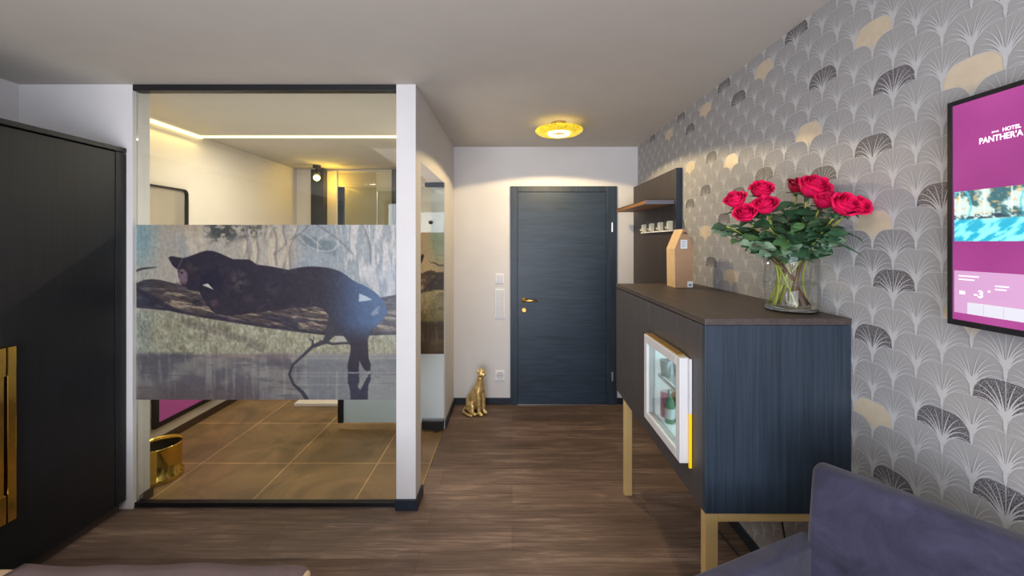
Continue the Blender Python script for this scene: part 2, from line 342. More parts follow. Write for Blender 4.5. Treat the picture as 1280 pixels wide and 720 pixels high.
# ---- wallpapered right wall: ground, champagne and dark fans, pale lines, all in one mesh
def wallpaper():
    mb = MB()
    mb.box(XR, XR+0.1, YR, YB, 0, CEIL, 0)
    A, B, D0, Z0 = 0.07125, 0.064, 1.249, 1.483
    TOP = 0.117
    def bez(p0, p1, p2, n):
        return [((1-t)**2*p0[0]+2*t*(1-t)*p1[0]+t*t*p2[0], (1-t)**2*p0[1]+2*t*(1-t)*p1[1]+t*t*p2[1]) for t in [i/n for i in range(n+1)]]
    def arc(sgn, n=5):   # side point up to the crown
        return [(sgn*x, y) for x, y in bez((A, B), (0.060, 0.113), (0.026, 0.1155), n)] + [(0, TOP)]
    right = arc(1); left = arc(-1)
    # lower edge from the side point to the base follows the neighbour's crown
    lower = [(A - x, y - B) for x, y in arc(1)][::-1]         # (A,..)->(0,0)
    lowerR = [(x, y) for x, y in lower]                       # starts near (A, .053), ends (0,0)
    poly = [(A, B)] + lowerR
    outline = [(A, B)] + right[1:] + [(x, y) for x, y in left[::-1][1:]] + [(-x, y) for x, y in lowerR]
    outline2 = outline + [(x, y) for x, y in lowerR[::-1]]
    ribs = []
    for sg in (-1, 1):
        for (e, c, w) in (((0.067,0.052),(0.036,0.072),0.95), ((0.066,0.071),(0.024,0.080),1.05), ((0.056,0.090),(0.016,0.078),1.05),
                          ((0.040,0.103),(0.010,0.074),1.0), ((0.020,0.111),(0.004,0.072),0.95)):
            ribs.append(([(sg*x, y) for x, y in bez((0.0015, 0.018), c, e, 7)], 0.0021*w, 0.0005))
    trunk = ([(0, -0.013), (0, 0.002), (0, 0.02), (0, 0.042)], [0.0012, 0.0042, 0.0044, 0.0014])
    def W(d, z, off): return (XR - off, d, z)
    def ribbon(pts, w0, w1, cx, cz, off, mi):
        n = len(pts); vs = []
        for i, (x, y) in enumerate(pts):
            a = pts[max(0, i-1)]; b = pts[min(n-1, i+1)]
            tx, ty = b[0]-a[0], b[1]-a[1]; L = math.hypot(tx, ty) or 1; nx, ny = -ty/L, tx/L
            w = w0[i] if isinstance(w0, list) else w0 + (w1-w0)*i/(n-1)
            for s in (1, -1):
                vs.append((XR - off, min(YB, cx + x + s*nx*w), max(0, min(CEIL, cz + y + s*ny*w))))
        mb.add(vs, [(2*i, 2*i+1, 2*i+3, 2*i+2) for i in range(n-1)], mi)
    dark = [(996,56),(1029,81),(1119,92),(904,120),(923,141),(850,158),(862,176),(814,184),(888,189),(1094,190),(954,216),(1032,216),
            (881,232),(1168,247),(904,272),(889,327),(1118,358),(1092,430),(1181,532),(1118,600),(1255,500),(1255,613),(922,235),(862,253),(958,18)]
    mid = [(1102,340),(1064,308),(1114,307),(863,300)]
    cream = [(1092,22),(1220,78),(954,103),(881,150),(1012,161),(914,195),(836,180),(1091,295),(1091,520),(1210,419),(881,287),(912,346),(862,216)]
    special = {}
    def snap(px, py):
        S = (px - VX) / XR; d = F / S; z = H - (py - VY) / S - 0.065
        k = round((d - D0) / A); row = (z - Z0 - (B if k % 2 else 0)) / (2*B)
        return k, round(row)
    for l, t in ((mid, 3), (cream, 2), (dark, 1)):
        for p in l: special[snap(*p)] = t
    rnd = random.Random(3)
    k0, k1 = int((-1.2 - D0)/A), int((YB - D0)/A) + 1
    for k in range(k0, k1+1):
        cx = D0 + k*A
        if cx > YB - 0.01: continue
        odd = k % 2
        for row in range(-13, 10):
            cz = Z0 + row*2*B + (B if odd else 0)
            if cz > CEIL - 0.01 or cz < -0.05: continue
            t = special.get((k, row), 0)
            if cx < 0.75 and rnd.random() < 0.05: t = rnd.choice((1, 2))
            if t:
                poly = [p for p in outline2]
                vs = [(XR - 0.0004, min(YB, cx + x), max(0, min(CEIL, cz + y))) for x, y in poly]
                c = (XR - 0.0004, min(YB, cx), max(0, min(CEIL, cz + 0.06)))
                n = len(vs); mb.add(vs + [c], [(i, (i+1) % n, n) for i in range(n)], {1:1, 2:2, 3:4}[t])
            if t != 2:
                for ri, (pts, w0, w1) in enumerate(ribs): ribbon(pts, w0 + (0.0003 if t == 1 else 0), w1, cx, cz, 0.0010 + 0.00006*ri, 3)
            ribbon(trunk[0], trunk[1], 0, cx, cz, 0.0016, 3)
            ribbon([(-x, y) for x, y in right][::1], 0.0008, 0.0008, cx, cz, 0.0007, 3)
            ribbon(right, 0.0008, 0.0008, cx, cz, 0.00078, 3)
        if not odd:
            mb.add([(XR-0.0006, cx-0.0008, 0), (XR-0.0006, cx+0.0008, 0), (XR-0.0006, cx+0.0008, CEIL), (XR-0.0006, cx-0.0008, CEIL)], [(0,1,2,3)], 3)
    return mb
struct(wallpaper(), 'wall_right', [M['paper'], M['paperdark'], M['papercream'], M['paperline'], M['papermid']])

# skirting
sk = 0.062
def skirt(name, *a): struct(MB().box(*a), name, M['skirt'], bevel=0.003)
skirt('baseboard_entrance_left', XH, -0.015, YB-0.014, YB, 0, sk)
skirt('baseboard_entrance_right', 1.012, XR, YB-0.014, YB, 0, sk)
skirt('baseboard_hallway_left', XH, XH+0.014, 3.29, YB-0.014, 0, sk)
skirt('baseboard_right', XR-0.014, XR-0.001, YR, YB-0.014, 0, sk)
skirt('baseboard_left', XL, XL+0.014, YR, 0.2, 0, sk)
struct(MB().box(-0.680, XH+0.0005, YG-0.026, YG-0.0122, 0, sk).box(XH+0.0005, XH+0.0145, YG-0.026, 2.425, 0, sk), 'baseboard_pillar', M['skirt'], bevel=0.002)
struct(MB().box(BX, BX+0.012, 2.41, BY, 0, 0.06), 'baseboard_bathroom_left', mat('brown_skirting', (70,54,40), 0.5))
struct(MB().box(-2.216, -2.204, 2.33, 2.41, 0, 0.055), 'baseboard_glass_return', bpy.data.materials['brown_skirting'])
struct(MB().box(XH-0.016, XH-0.008, 2.42, 3.30, 0, 0.004), 'trim_1', M['gold'])
struct(MB().box(-0.02, 1.02, YB-0.02, YB, 0, 0.006), 'trim_2', M['chrome'])

# ---- entrance door
dx0, dx1, dz1 = -0.016, 1.008, 2.10
fr = MB().box(dx0, dx0+0.07, YB-0.022, YB+0.02, 0, dz1).box(dx1-0.1, dx1, YB-0.022, YB+0.02, 0, dz1).box(dx0+0.07, dx1-0.1, YB-0.022, YB+0.02, dz1-0.055, dz1)
d1 = struct(fr, 'door_1', M['veneer_fr'], bevel=0.003)
d1['label'] = 'dark wood grain entrance door, tinted daylight blue, in a matching frame'
leaf = MB().box(dx0+0.071, dx1-0.101, YB-0.012, YB+0.02, 0.006, dz1-0.057).build('door_leaf', M['veneer_h'], d1, bevel=0.002)
hp = PT(655, 375, YB-0.012)
MB().lathe([(0.0,0),(0.026,0),(0.026,-0.010),(0.012,-0.012),(0.011,-0.045),(0.0,-0.046)], (hp.x, hp.y, hp.z), 20, axis='y').tube([(hp.x, hp.y-0.042, hp.z),(hp.x+0.03, hp.y-0.05, hp.z),(hp.x+0.075, hp.y-0.05, hp.z-0.002),(hp.x+0.125, hp.y-0.046, hp.z-0.006)], [0.010,0.011,0.010,0.008], 12).build('door_handle', M['gold'], leaf, smooth=True)
hp = PT(655, 387.5, YB-0.012)
MB().lathe([(0.0,0),(0.025,0),(0.025,-0.009),(0.019,-0.012),(0.0,-0.012)], tuple(hp), 20, axis='y').box(hp.x-0.005, hp.x+0.005, hp.y-0.018, hp.y-0.01, hp.z-0.011, hp.z+0.011).build('lock', M['gold'], leaf)
for y in (284, 470):
    p = PT(765, y, YB-0.02)
    MB().lathe([(0,-0.045),(0.009,-0.045),(0.009,0.045),(0,0.045)], (p.x, p.y-0.008, p.z), 12).box(p.x-0.003, p.x+0.014, p.y-0.004, p.y-0.0021, p.z-0.04, p.z+0.04).build('hinge', M['chrome'], d1, smooth=False)

# ---- switches and socket beside the door
def plate(name, label, cat, x0, x1, y0, y1, rock):
    a = PT(x0, y1, YB); b = PT(x1, y0, YB)
    t = thing(name, label, cat, (0.5*(a.x+b.x), YB-0.001, a.z))
    MB().box(a.x, b.x, YB-0.010, YB, a.z, b.z).build('cover_plate', M['plastic'], t, bevel=0.003)
    n = rock; hgt = (b.z - a.z - 0.02)/n
    for i in range(n):
        z = a.z + 0.01 + i*hgt
        if name == 'wall_socket':
            c = ((a.x+b.x)/2, YB-0.010, (a.z+b.z)/2)
            MB().lathe([(0.0,-0.001),(0.030,-0.001),(0.033,-0.004),(0.036,0)], c, 20, axis='y').build('socket_insert', M['plasticgrey'], t)
            MB().lathe([(0,-0.0015),(0.004,-0.0015)], (c[0]-0.01, c[1]-0.0005, c[2]), 8, axis='y').lathe([(0,-0.0015),(0.004,-0.0015)], (c[0]+0.01, c[1]-0.0005, c[2]), 8, axis='y').build('socket_hole', M['black'], t)
        else:
            MB().box(a.x+0.01, b.x-0.01, YB-0.014, YB-0.010, z+0.001, z+hgt-0.001).build('rocker', M['plasticgrey'], t, bevel=0.002)
plate('light_switch', 'small square white light switch on the entrance wall, above the tall panel', 'switch', 619.5, 630, 342, 354, 1)
plate('light_switch', 'tall narrow white switch panel with three rockers below the square switch', 'switch', 619, 631, 361, 398, 3)
plate('wall_socket', 'white square power socket low on the entrance wall beside the gold cat', 'socket', 619, 631, 463, 475, 1)

# =================================================================== glass screen with the panther print
def sd_poly(P, poly):
    """signed distance (negative inside), vectorised"""
    poly = np.array(poly, float); n = len(poly)
    d = np.full(P.shape[0], 1e9); inside = np.zeros(P.shape[0], bool)
    for i in range(n):
        a, b = poly[i], poly[(i+1) % n]
        e = b - a; w = P - a; t = np.clip((w @ e) / (e @ e + 1e-9), 0, 1)
        d = np.minimum(d, np.hypot(*(w - t[:, None]*e).T))
        c = ((a[1] > P[:,1]) != (b[1] > P[:,1]))
        with np.errstate(divide='ignore', invalid='ignore'):
            xi = (b[0]-a[0])*(P[:,1]-a[1])/(b[1]-a[1]+1e-12) + a[0]
        inside ^= c & (P[:,0] < xi)
    return np.where(inside, -d, d)
def sd_line(P, pts, rad):
    d = np.full(P.shape[0], 1e9)
    for i in range(len(pts)-1):
        a, b = np.array(pts[i], float), np.array(pts[i+1], float)
        e = b - a; w = P - a; t = np.clip((w @ e)/(e @ e + 1e-9), 0, 1)
        r = rad[i] + (rad[i+1]-rad[i])*t
        d = np.minimum(d, np.hypot(*(w - t[:, None]*e).T) - r)
    return d
def vnoise(X, Y, sx, sy, seed, octv=4):
    rs = np.random.RandomState(seed); out = np.zeros(X.shape); amp = 1.0; tot = 0
    for o in range(octv):
        g = rs.rand(96, 96)
        u = X/sx*(2**o) + 13.7*o; v = Y/sy*(2**o) + 7.3*o
        i = np.floor(u).astype(int); j = np.floor(v).astype(int); fu = u-i; fv = v-j
        fu = fu*fu*(3-2*fu); fv = fv*fv*(3-2*fv)
        a = g[i % 96, j % 96]; b = g[(i+1) % 96, j % 96]; c = g[i % 96, (j+1) % 96]; d = g[(i+1) % 96, (j+1) % 96]
        out += amp*((a*(1-fu)+b*fu)*(1-fv) + (c*(1-fu)+d*fu)*fv); tot += amp; amp *= 0.55
    return out/tot
def sstep(a, b, x): t = np.clip((x-a)/(b-a), 0, 1); return t*t*(3-2*t)
def panther_picture(P):
    X, Y = P[:,0], P[:,1]
    def C(r, g, b): return np.array([r, g, b], float)[None, :]
    def mix(A, B, t): return A*(1-t[:,None]) + B*t[:,None]
    n1 = vnoise(X, Y, 60, 45, 1); n2 = vnoise(X, Y, 7, 40, 2); n3 = vnoise(X, Y, 6, 6, 3); n4 = vnoise(X, Y, 30, 5, 4); n5 = vnoise(X, Y, 14, 12, 9)
    img = np.repeat(C(154,147,134), len(X), 0)
    img = mix(img, C(112,142,146), sstep(205, 172, X)*sstep(360, 300, Y)*0.85)
    img = mix(img, C(134,137,140), sstep(0.45, 0.7, n1)*0.7)
    # upright pale trunks
    for x0, w, lean in ((236,9,0.05),(249,6,0.0),(300,6,0.1),(318,5,-0.1),(333,7,0.15),(350,6,0.0),(366,4,-0.2)):
        cx = x0 + lean*(Y-281) + 2.5*np.sin(Y/9.0+x0)
        img = mix(img, C(176,163,142), sstep(w, w*0.3, np.abs(X-cx))*(0.45+0.6*n2)*sstep(350, 330, Y))
        img = mix(img, C(104,98,92), sstep(2.2, 0.4, np.abs(X-cx-w*0.8))*0.55*sstep(350, 330, Y)*sstep(260, 285, X))
    img = mix(img, C(112,104,96), sstep(0.52, 0.66, n2)*0.45*sstep(270, 300, X)*sstep(440, 380, X))
    # leaf clump, dark
    lf = sstep(28, 8, np.hypot((X-275)/1.1, (Y-286)*1.0))*sstep(0.42, 0.56, n3)
    img = mix(img, C(62,64,62), lf*0.95)
    lf2 = sstep(30, 8, np.hypot((X-300)/1.6, (Y-283)*1.3))*sstep(0.5, 0.6, vnoise(X, Y, 3, 4, 71)); img = mix(img, C(70,70,66), lf2*0.8)
    # warm canopy at top left
    img = mix(img, C(150,134,112), sstep(300, 281, Y)*sstep(195, 215, X)*sstep(262, 235, X)*0.6)
    # blue distant right with light rays
    blue = sstep(358, 385, X)
    img = mix(img, C(130,138,142), blue*0.85)
    ray = np.sin((Y - 0.42*(X-360) - 281)/11.0 + 1.2*n1)
    img = mix(img, C(84,98,102), blue*sstep(0.55, 0.95, ray)*0.6*sstep(430, 410, X))
    tr = sstep(0.40, 0.62, vnoise(X, Y, 5, 26, 11))
    img = mix(img, C(176,172,168), sstep(418, 436, X + 4*n1)*tr*0.95)
    def smooth(pts):
        p = [pts[0]]+list(pts)+[pts[-1]]; o = []
        for i in range(1, len(p)-2):
            for t in (0,.25,.5,.75):
                o.append(tuple(0.5*((2*p[i][k])+(-p[i-1][k]+p[i+1][k])*t+(2*p[i-1][k]-5*p[i][k]+4*p[i+1][k]-p[i+2][k])*t*t+(-p[i-1][k]+3*p[i][k]-3*p[i+1][k]+p[i+2][k])*t**3) for k in (0,1)))
        return o+[pts[-1]]
    for pts in (((365,285),(378,303),(396,313),(416,312),(421,298),(417,281)), ((396,313),(396,300),(412,292)), ((424,281),(428,310),(430,336)), ((470,281),(455,300),(452,330)),
                ((480,330),(474,312),(468,300)), ((486,350),(482,320),(490,296)), ((400,309),(385,296),(372,290)),((330,300),(337,285),(345,281)),((303,282),(309,305),(312,322))):
        pts = smooth(pts); s = sd_line(P, pts, [0.5]*len(pts)) + 1.2*(n3-0.5); img = mix(img, C(172,168,162), sstep(1.3, -0.5, s)*0.6)
    n6 = vnoise(X, Y, 2.2, 3.0, 61, 2); n7 = vnoise(X, Y, 1.6, 9, 62, 2)
    img = img*(1 + 0.16*(n6-0.5)+0.14*(n7-0.5))[:,None]
    for x0, y0, x1, y1, k in ((384,281,360,300,.5),(395,281,440,318,.5),(340,318,356,300,.4),(452,281,462,330,.5),(300,330,306,290,.4)):
        s = sd_line(P, smooth(((x0,y0),((x0+x1)/2+4,(y0+y1)/2),(x1,y1))), [0.5]*9); img = mix(img, C(88,88,90), sstep(1.6,-0.4,s)*k)
    # meadow below the log and water
    mead = mix(np.repeat(C(131,129,108), len(X), 0), C(150,146,126), sstep(0.35, 0.7, n3)*0.8)
    mead = mix(mead, C(104,98,82), sstep(0.5, 0.75, n5)*0.6*sstep(360, 300, X))
    mead = mix(mead, C(96,88,80), sstep(7, 2, np.abs((Y-396)-(X-215)*0.34 + 10*n3 - 5))*sstep(205, 235, X)*sstep(345, 320, X)*0.55)
    mead = mix(mead, C(126,136,130), sstep(200, 170, X)*0.6)
    mead = mead*(1 + 0.42*(n6-0.5)+0.2*(n7-0.5))[:,None]
    img = mix(img, mead, sstep(384, 392, Y))
    wat = mix(np.repeat(C(112,108,104), len(X), 0), C(86,82,86), sstep(0.45, 0.6, n1))
    wat = mix(wat, C(134,132,124), sstep(0.5, 0.75, vnoise(X, Y, 5, 60, 6))*0.55)
    wat = mix(wat, C(76,72,76), sstep(0.56, 0.7, n4)*0.5)
    wat = mix(wat, C(128,112,106), sstep(452, 444, Y)*0.5*sstep(230, 260, X))
    wat = mix(wat, C(82,70,68), sstep(470, 497, Y)*sstep(345, 300, X)*0.6)
    wat = mix(wat, C(126,134,132), sstep(360, 390, X)*0.45)
    img = mix(img, wat, sstep(441, 447, Y + 4*n1))
    for yy in (448, 466, 470, 481): img = mix(img, C(160,152,146), sstep(0.9, 0.1, np.abs(Y-yy))*sstep(350, 365, X)*0.4)
    # twig at the left, log, branches
    dk = C(50,46,54)
    s = sd_line(P, [(160,341),(174,336),(192,334)], [1.4,1.2,0.5]); img = mix(img, dk, sstep(0.8,-0.6,s))
    log = [(160,352),(169,353),(176,350),(187,348.6),(198,350),(214,354),(232,357),(300,366),(440,374),(474,372),(500,367.5),(500,418),(458,419.4),(430,420.5),(406,419),(375,415.5),(335,410.4),(290,403.5),(250,397),(207,388.4),(160,384)]
    lg = sd_poly(P, log)
    bark = mix(np.repeat(C(70,62,62), len(X), 0), C(132,118,100), sstep(0.5, 0.64, vnoise(X-0.0*Y, Y-0.16*X, 22, 3.2, 21))*sstep(-2, -9, lg))
    bark = mix(bark, C(44,42,54), sstep(0.42, 0.34, vnoise(X, Y-0.2*X, 30, 7, 22))*0.8)
    bark = mix(bark, C(46,44,56), sstep(-7, -1, lg)*sstep(340, 380, Y + 0.2*(300-X)*0.0)*0.7)
    bark = bark*(1 + 0.9*(vnoise(X, Y-0.16*X, 9, 1.6, 23)-0.5))[:,None]
    bark = mix(bark, C(52,56,66), sstep(205, 172, X)*0.6)
    img = mix(img, bark, sstep(0.7, -0.7, lg))
    s = sd_line(P, [(168,362),(185,372),(205,383),(225,391)], [2.5,3.5,3,1.5]); img = mix(img, C(44,42,54), sstep(0.8,-0.8,s)*0.8)
    br = C(52,50,58)
    for pts, rr in (([(420,400),(414,412),(405,427),(389,433),(377.5,444),(364,456),(359.7,468),(364.7,480),(375.8,490),(382,499)], [12,8,3,2.2,1.8,1.6,1.6,1.6,2.4,2.6]),
                    ([(405,427),(414,430),(428,428.5),(438,429)], [2,1.6,1.6,1.6]), ([(390,432),(389,426),(385,423)], [1.4,1,.6]), ([(389,430),(391,421)], [1,.5]), ([(394,431),(399,426)], [1,.6]),
                    ([(412,412),(425,416),(432,422),(438,429)], [6,4,3,3])):
        s = sd_line(P, pts, rr); img = mix(img, br, sstep(0.7, -0.7, s)*0.95)
    # the big cat
    cat = [(207.4,322.4),(209.4,320.4),(213,320.2),(217.5,321.2),(226,322.4),(232,321),(238,318.7),(248,315.2),(255,313.2),(262,313.4),(270,315.6),(280,320),(288.7,323.8),(298,324),(309,324.2),(314,327),(318.4,330.5),(326,331.6),(335,332.6),(346,334.8),(359,337.2),(365,335.6),(372.4,334.3),(381,333.2),(389.3,333),(399,333.6),(409.7,334.8),(418,337),(425,339.9),(432,344.4),(438.5,349.4),(445,353),(452,356),(459,359.6),(465.6,363.6),(470,367),(474,371.2),(479,377),(484,390),(476,402),(462,414),
           (458.8,424),(459,436),(459.7,447.7),(462.4,456),(461.6,463),(458,464),(455,463),(451,457),(448,451),(447.5,458),(447,464.7),(440,465.2),(434,464.7),(433,458),(433.8,452),(436.2,442.6),(437,430),(433,423),(427,415),(418,403),(408,393),(402,386),(392,383.5),(370,384),(350,387),(335,389),(318,391),(298,393.5),(280,394.5),(268,393),(261,387.5),(256.5,381.4),(252,375),(249.7,371),(246.4,364.6),(240,362.8),(229.4,361),(225,357.5),(222.5,352),(220,345.8),(219,336.8),(215.8,334.8),(212.5,331.5),(210.4,328)]
    s = sd_poly(P, cat)
    hz = sstep(395, 460, X)
    body = mix(np.repeat(C(43,39,49), len(X), 0), C(60,80,110), hz*sstep(430, 400, Y))
    body = mix(body, C(62,54,60), sstep(0.5, 0.72, n5)*0.5*sstep(262, 290, X)*sstep(405, 380, X))
    body = mix(body, C(80,70,72), sstep(14, 2, np.hypot((X-296)*0.8, (Y-350)*0.8))*sstep(0.42,0.6,n3)*0.7)
    body = mix(body, C(68,58,62), sstep(13, 3, np.hypot(X-238, Y-334))*sstep(0.45,0.62,n3)*0.6)
    body = mix(body, C(30,30,46), sstep(22, 4, np.hypot(X-262, Y-352))*0.7)
    img = mix(img, body, sstep(0.7, -0.7, s))
    # face: muzzle, eye, ear rim, jaw, paw
    s = sd_poly(P, [(220,338),(226,336),(231,341),(231.5,350),(229,355),(223.5,355),(221,348)]); img = mix(img, C(112,92,100), sstep(1.6, -1.2, s)*0.85)
    img = mix(img, C(34,30,40), sstep(2.4, 1.2, np.hypot(X-224.5, (Y-341)*1.3))*0.9)
    img = mix(img, C(34,30,40), sstep(1.8, 0.8, np.hypot(X-220.8, (Y-339.5)*1.3))*0.9)
    s = sd_line(P, [(222,353),(226,354.5),(230,353)], [.6,.7,.4]); img = mix(img, C(60,44,52), sstep(0.5,-0.4,s)*0.8)
    s = sd_line(P, [(225,324),(222,330),(220,335)], [.8,.8,.5]); img = mix(img, C(88,78,84), sstep(0.8,-0.4,s)*0.8)
    s = sd_line(P, [(219,355),(223,359),(229,361)], [2.4,2.8,2.0]); img = mix(img, C(92,76,84), sstep(1.2,-1,s)*0.6)
    s = sd_poly(P, [(260,376),(268,374),(271,380),(264,384)]); img = mix(img, C(78,62,72), sstep(2,-1.5,s)*0.7)
    s = sd_poly(P, [(250.2,356.2),(257.4,354.4),(264.4,362)]); img = mix(img, C(178,172,160), sstep(0.6, -0.6, s))
    s = sd_poly(P, [(447.8,366.8),(456,370),(464.5,374.6),(455,376.2),(447.3,376.8)]); img = mix(img, C(156,168,176), sstep(0.6, -0.6, s))
    s = sd_poly(P, [(420,420),(428,420),(433,427),(417,427.5)]); img = mix(img, C(146,144,136), sstep(0.8, -0.6, s))
    s = sd_line(P, [(466,392),(471,388),(474,384)], [2.5,3,1.5]); img = mix(img, C(140,142,150), sstep(1.5, -1, s)*0.7*sstep(0.4,0.55,n3))
    # reflection of the hanging legs
    s = sd_poly(P, [(433.5,467),(447,467),(448,476),(446,484),(449,487),(455,477),(459,469),(462,468),(462,474),(459,482),(458.5,500),(437,500),(436,487),(433.6,478)])
    s = s + 2.2*(vnoise(X, Y, 9, 2.2, 31)-0.5)
    img = mix(img, C(46,46,60), sstep(0.9, -0.7, s)*0.95)
    # daylight haze over the right end
    img = mix(img, C(120,145,180), sstep(420, 500, X)*sstep(300, 350, Y)*sstep(440, 400, Y)*0.2)
    g = (vnoise(X, Y, 3, 3, 41) - 0.5)*18
    img = np.clip(img + g[:,None], 0, 255)/255.0
    return np.where(img <= 0.04045, img/12.92, ((img+0.055)/1.055)**2.4)
def picture_mesh(name, func, x0, x1, y0, y1, nx, ny, place, m, parent, label=None):
    """grid of nx x ny cells over picture coordinates, coloured point by point; place(u,v)->xyz arrays"""
    xs = np.linspace(x0, x1, nx+1); ys = np.linspace(y0, y1, ny+1)
    gx, gy = np.meshgrid(xs, ys); P = np.stack([gx.ravel(), gy.ravel()], 1)
    co = place((P[:,0]-x0)/(x1-x0), (P[:,1]-y0)/(y1-y0)); nv = len(P)
    idx = np.arange(nv).reshape(ny+1, nx+1)
    q = np.stack([idx[:-1,:-1].ravel(), idx[:-1,1:].ravel(), idx[1:,1:].ravel(), idx[1:,:-1].ravel()], 1)
    me = bpy.data.meshes.new(name); me.vertices.add(nv); me.vertices.foreach_set('co', co.astype(np.float32).ravel())
    me.loops.add(q.size); me.loops.foreach_set('vertex_index', q.ravel().astype(np.int32))
    me.polygons.add(len(q)); me.polygons.foreach_set('loop_start', np.arange(0, q.size, 4, dtype=np.int32))
    me.update(calc_edges=True); me.validate()
    c = np.ones((nv, 4), np.float32); c[:, :3] = func(P)
    at = me.color_attributes.new('Col', 'FLOAT_COLOR', 'POINT'); at.data.foreach_set('color', c.ravel())
    me.materials.append(m)
    o = bpy.data.objects.new(name, me); COL.objects.link(o); o.parent = parent
    if parent.get('_at'): o.matrix_parent_inverse = Matrix.Translation(-world_loc(parent))
    if label: o['label'] = label
    return o
M['print'] = attrmat('printed_film', 0.38, dim=1.12, spec=0.3)
YF = YG + 0.012
gs = thing('glass_partition', 'floor-to-ceiling glass partition with a black panther photo print across its middle', 'glass partition', (-1.446, YF, 0))
gx0, gx1 = -2.215, -0.677
MB().box(gx0, gx1, YF, YF+0.010, 0.03, 2.452).build('glass_pane', M['glass'], gs)
MB().box(gx0-0.005, gx1, YF-0.022, YF+0.03, 2.447, CEIL-0.0005).build('top_rail', M['black'], gs, bevel=0.002)
MB().box(gx0-0.002, gx1, YF-0.012, YF+0.022, 0.0015, 0.03).build('bottom_rail', M['black'], gs, bevel=0.002)
MB().box(gx0-0.002, gx1, YF-0.016, YF-0.013, 0.0015, 0.006).build('seal_strip', M['chrome'], gs)
pz0, pz1 = H - (499.5-VY)/F*YF, H + (VY-281)/F*YF
picture_mesh('panther_print', panther_picture, 167, 495.5, 281, 499.5, 410, 272,
    lambda u, v: np.stack([gx0 + (gx1-gx0)*u, np.full_like(u, YF-0.0015), pz1 + (pz0-pz1)*v], 1), M['print'], gs, 'photo print of a black panther lying on a log over water')

# glass door standing open inside the bathroom
YD = 3.262
gd = thing('glass_door', 'open glass bathroom door with a printed band and frosted lower half', 'glass door', (-0.98, YD, 0))
gdx0, gdx1 = -1.425, -0.567
dpz0, dpz1 = pz0, pz1 - 0.02
MB().box(gdx0, gdx1, YD, YD+0.01, dpz1, 2.02).build('glass_pane', M['glass'], gd)
MB().box(gdx0, gdx1, YD, YD+0.01, 0.06, dpz0).build('frosted_pane', M['frost'], gd)
def door_pic(P):
    X = 495 - (P[:,0]); c = panther_picture(np.stack([np.maximum(162, 474 - (P[:,0]-167)), P[:,1]], 1))
    return c * np.array([1.0, 0.82, 0.55])[None]
picture_mesh('printed_band', door_pic, 167, 495.5, 281, 499.5, 150, 100,
    lambda u, v: np.stack([gdx0 + (gdx1-gdx0)*u, np.full_like(u, YD-0.0015), dpz1 + (dpz0-dpz1)*v], 1), M['print'], gd)
MB().box(gdx0-0.02, gdx0+0.025, YD-0.012, YD+0.02, 0.06, 2.02).build('edge_profile', M['black'], gd)
MB().box(-0.72, -0.567, YD-0.03, YD+0.026, 2.02, 2.054).build('top_hinge_patch', M['navy'], gd, bevel=0.003)
MB().box(-0.745, -0.567, YD-0.035, YD+0.026, 0.015, 0.085).box(-0.64, -0.60, YD-0.05, YD+0.01, 0.002, 0.02).build('bottom_hinge_patch', M['black'], gd, bevel=0.003)
MB().box(-0.745, -0.567, YD-0.02, YD+0.02, 0.085, 0.10).build('patch_cap', M['chrome'], gd)
p = PT(538, 278, YD-0.02)
MB().lathe([(0,-0.03),(0.014,-0.03),(0.016,-0.01),(0.010,0.02)], (p.x, YD-0.0, p.z), 16, axis='y').build('door_knob', M['black'], gd, smooth=True)

# =================================================================== bathroom contents
# led strips at the ceiling
tag(MB().box(BX+0.004, BX+0.030, 2.42, 3.41, CEIL-0.022, CEIL-0.001).build('led_strip', M['led']), 'short LED light strip running along the top of the left bathroom wall', 'light strip', 'bathroom LED strips')
tag(MB().box(BX+0.030, -0.68, 3.385, 3.42, CEIL-0.012, CEIL-0.001).build('led_strip', M['led']), 'long straight LED light strip crossing the bathroom ceiling', 'light strip', 'bathroom LED strips')
# dark posts and tiled shower niche
gw = mat('beige_shower_wall', (196,182,150), 0.5, var=0.03)
def post(x0, x1, name): return struct(MB().box(x0, x1, 4.80, 4.948, 0.0, 2.455), name, M['black'], bevel=0.003)
post(-2.465, -2.31, 'trim_3'); post(-1.475, -1.30, 'trim_4')
struct(MB().box(-2.31, -1.475, 4.90, 4.948, 0, 2.455), 'wall_shower_niche', gw)
sh = thing('shower_screen', 'clear glass shower screen in front of the yellow-lit niche', 'shower screen', (-1.9, 4.7, 0))
MB().box(-2.09, -1.63, 4.70, 4.708, 0.05, 2.40).build('glass_panel', M['showerglass'], sh)
MB().box(-1.575, -1.30, 4.60, 4.608, 0.05, 2.16).build('door_panel', M['showerglass'], sh)
MB().box(-2.10, -2.088, 4.694, 4.714, 0.032, 2.42).box(-1.585, -1.573, 4.594, 4.614, 0.032, 2.16).build('edge_profile', M['chrome'], sh)
tag(MB().prism([(-2.07,3.72),(-1.35,3.72),(-1.35,4.6),(-2.07,4.6)], 0.002, 0.032, axis='z').build('shower_tray', M['mat'], bevel=0.004), 'low white shower tray on the brown tiled bathroom floor', 'shower tray')
sp = thing('ceiling_spotlight', 'small black spotlight with a glowing yellow bulb on the dark bathroom post', 'spotlight', (-2.36, 4.70, CEIL))
MB().lathe([(0,0),(0.045,0),(0.045,-0.03),(0.0,-0.03)], (-2.33, 4.68, CEIL-0.001), 16).build('canopy', M['black'], sp)
MB().tube([(-2.33,4.68,CEIL-0.03),(-2.33,4.68,CEIL-0.09)], 0.010).build('stem', M['black'], sp)
MB().tube([(-2.345,4.70,CEIL-0.08),(-2.30,4.62,CEIL-0.145)], [0.036,0.042], 14).build('lamp_head', M['black'], sp)
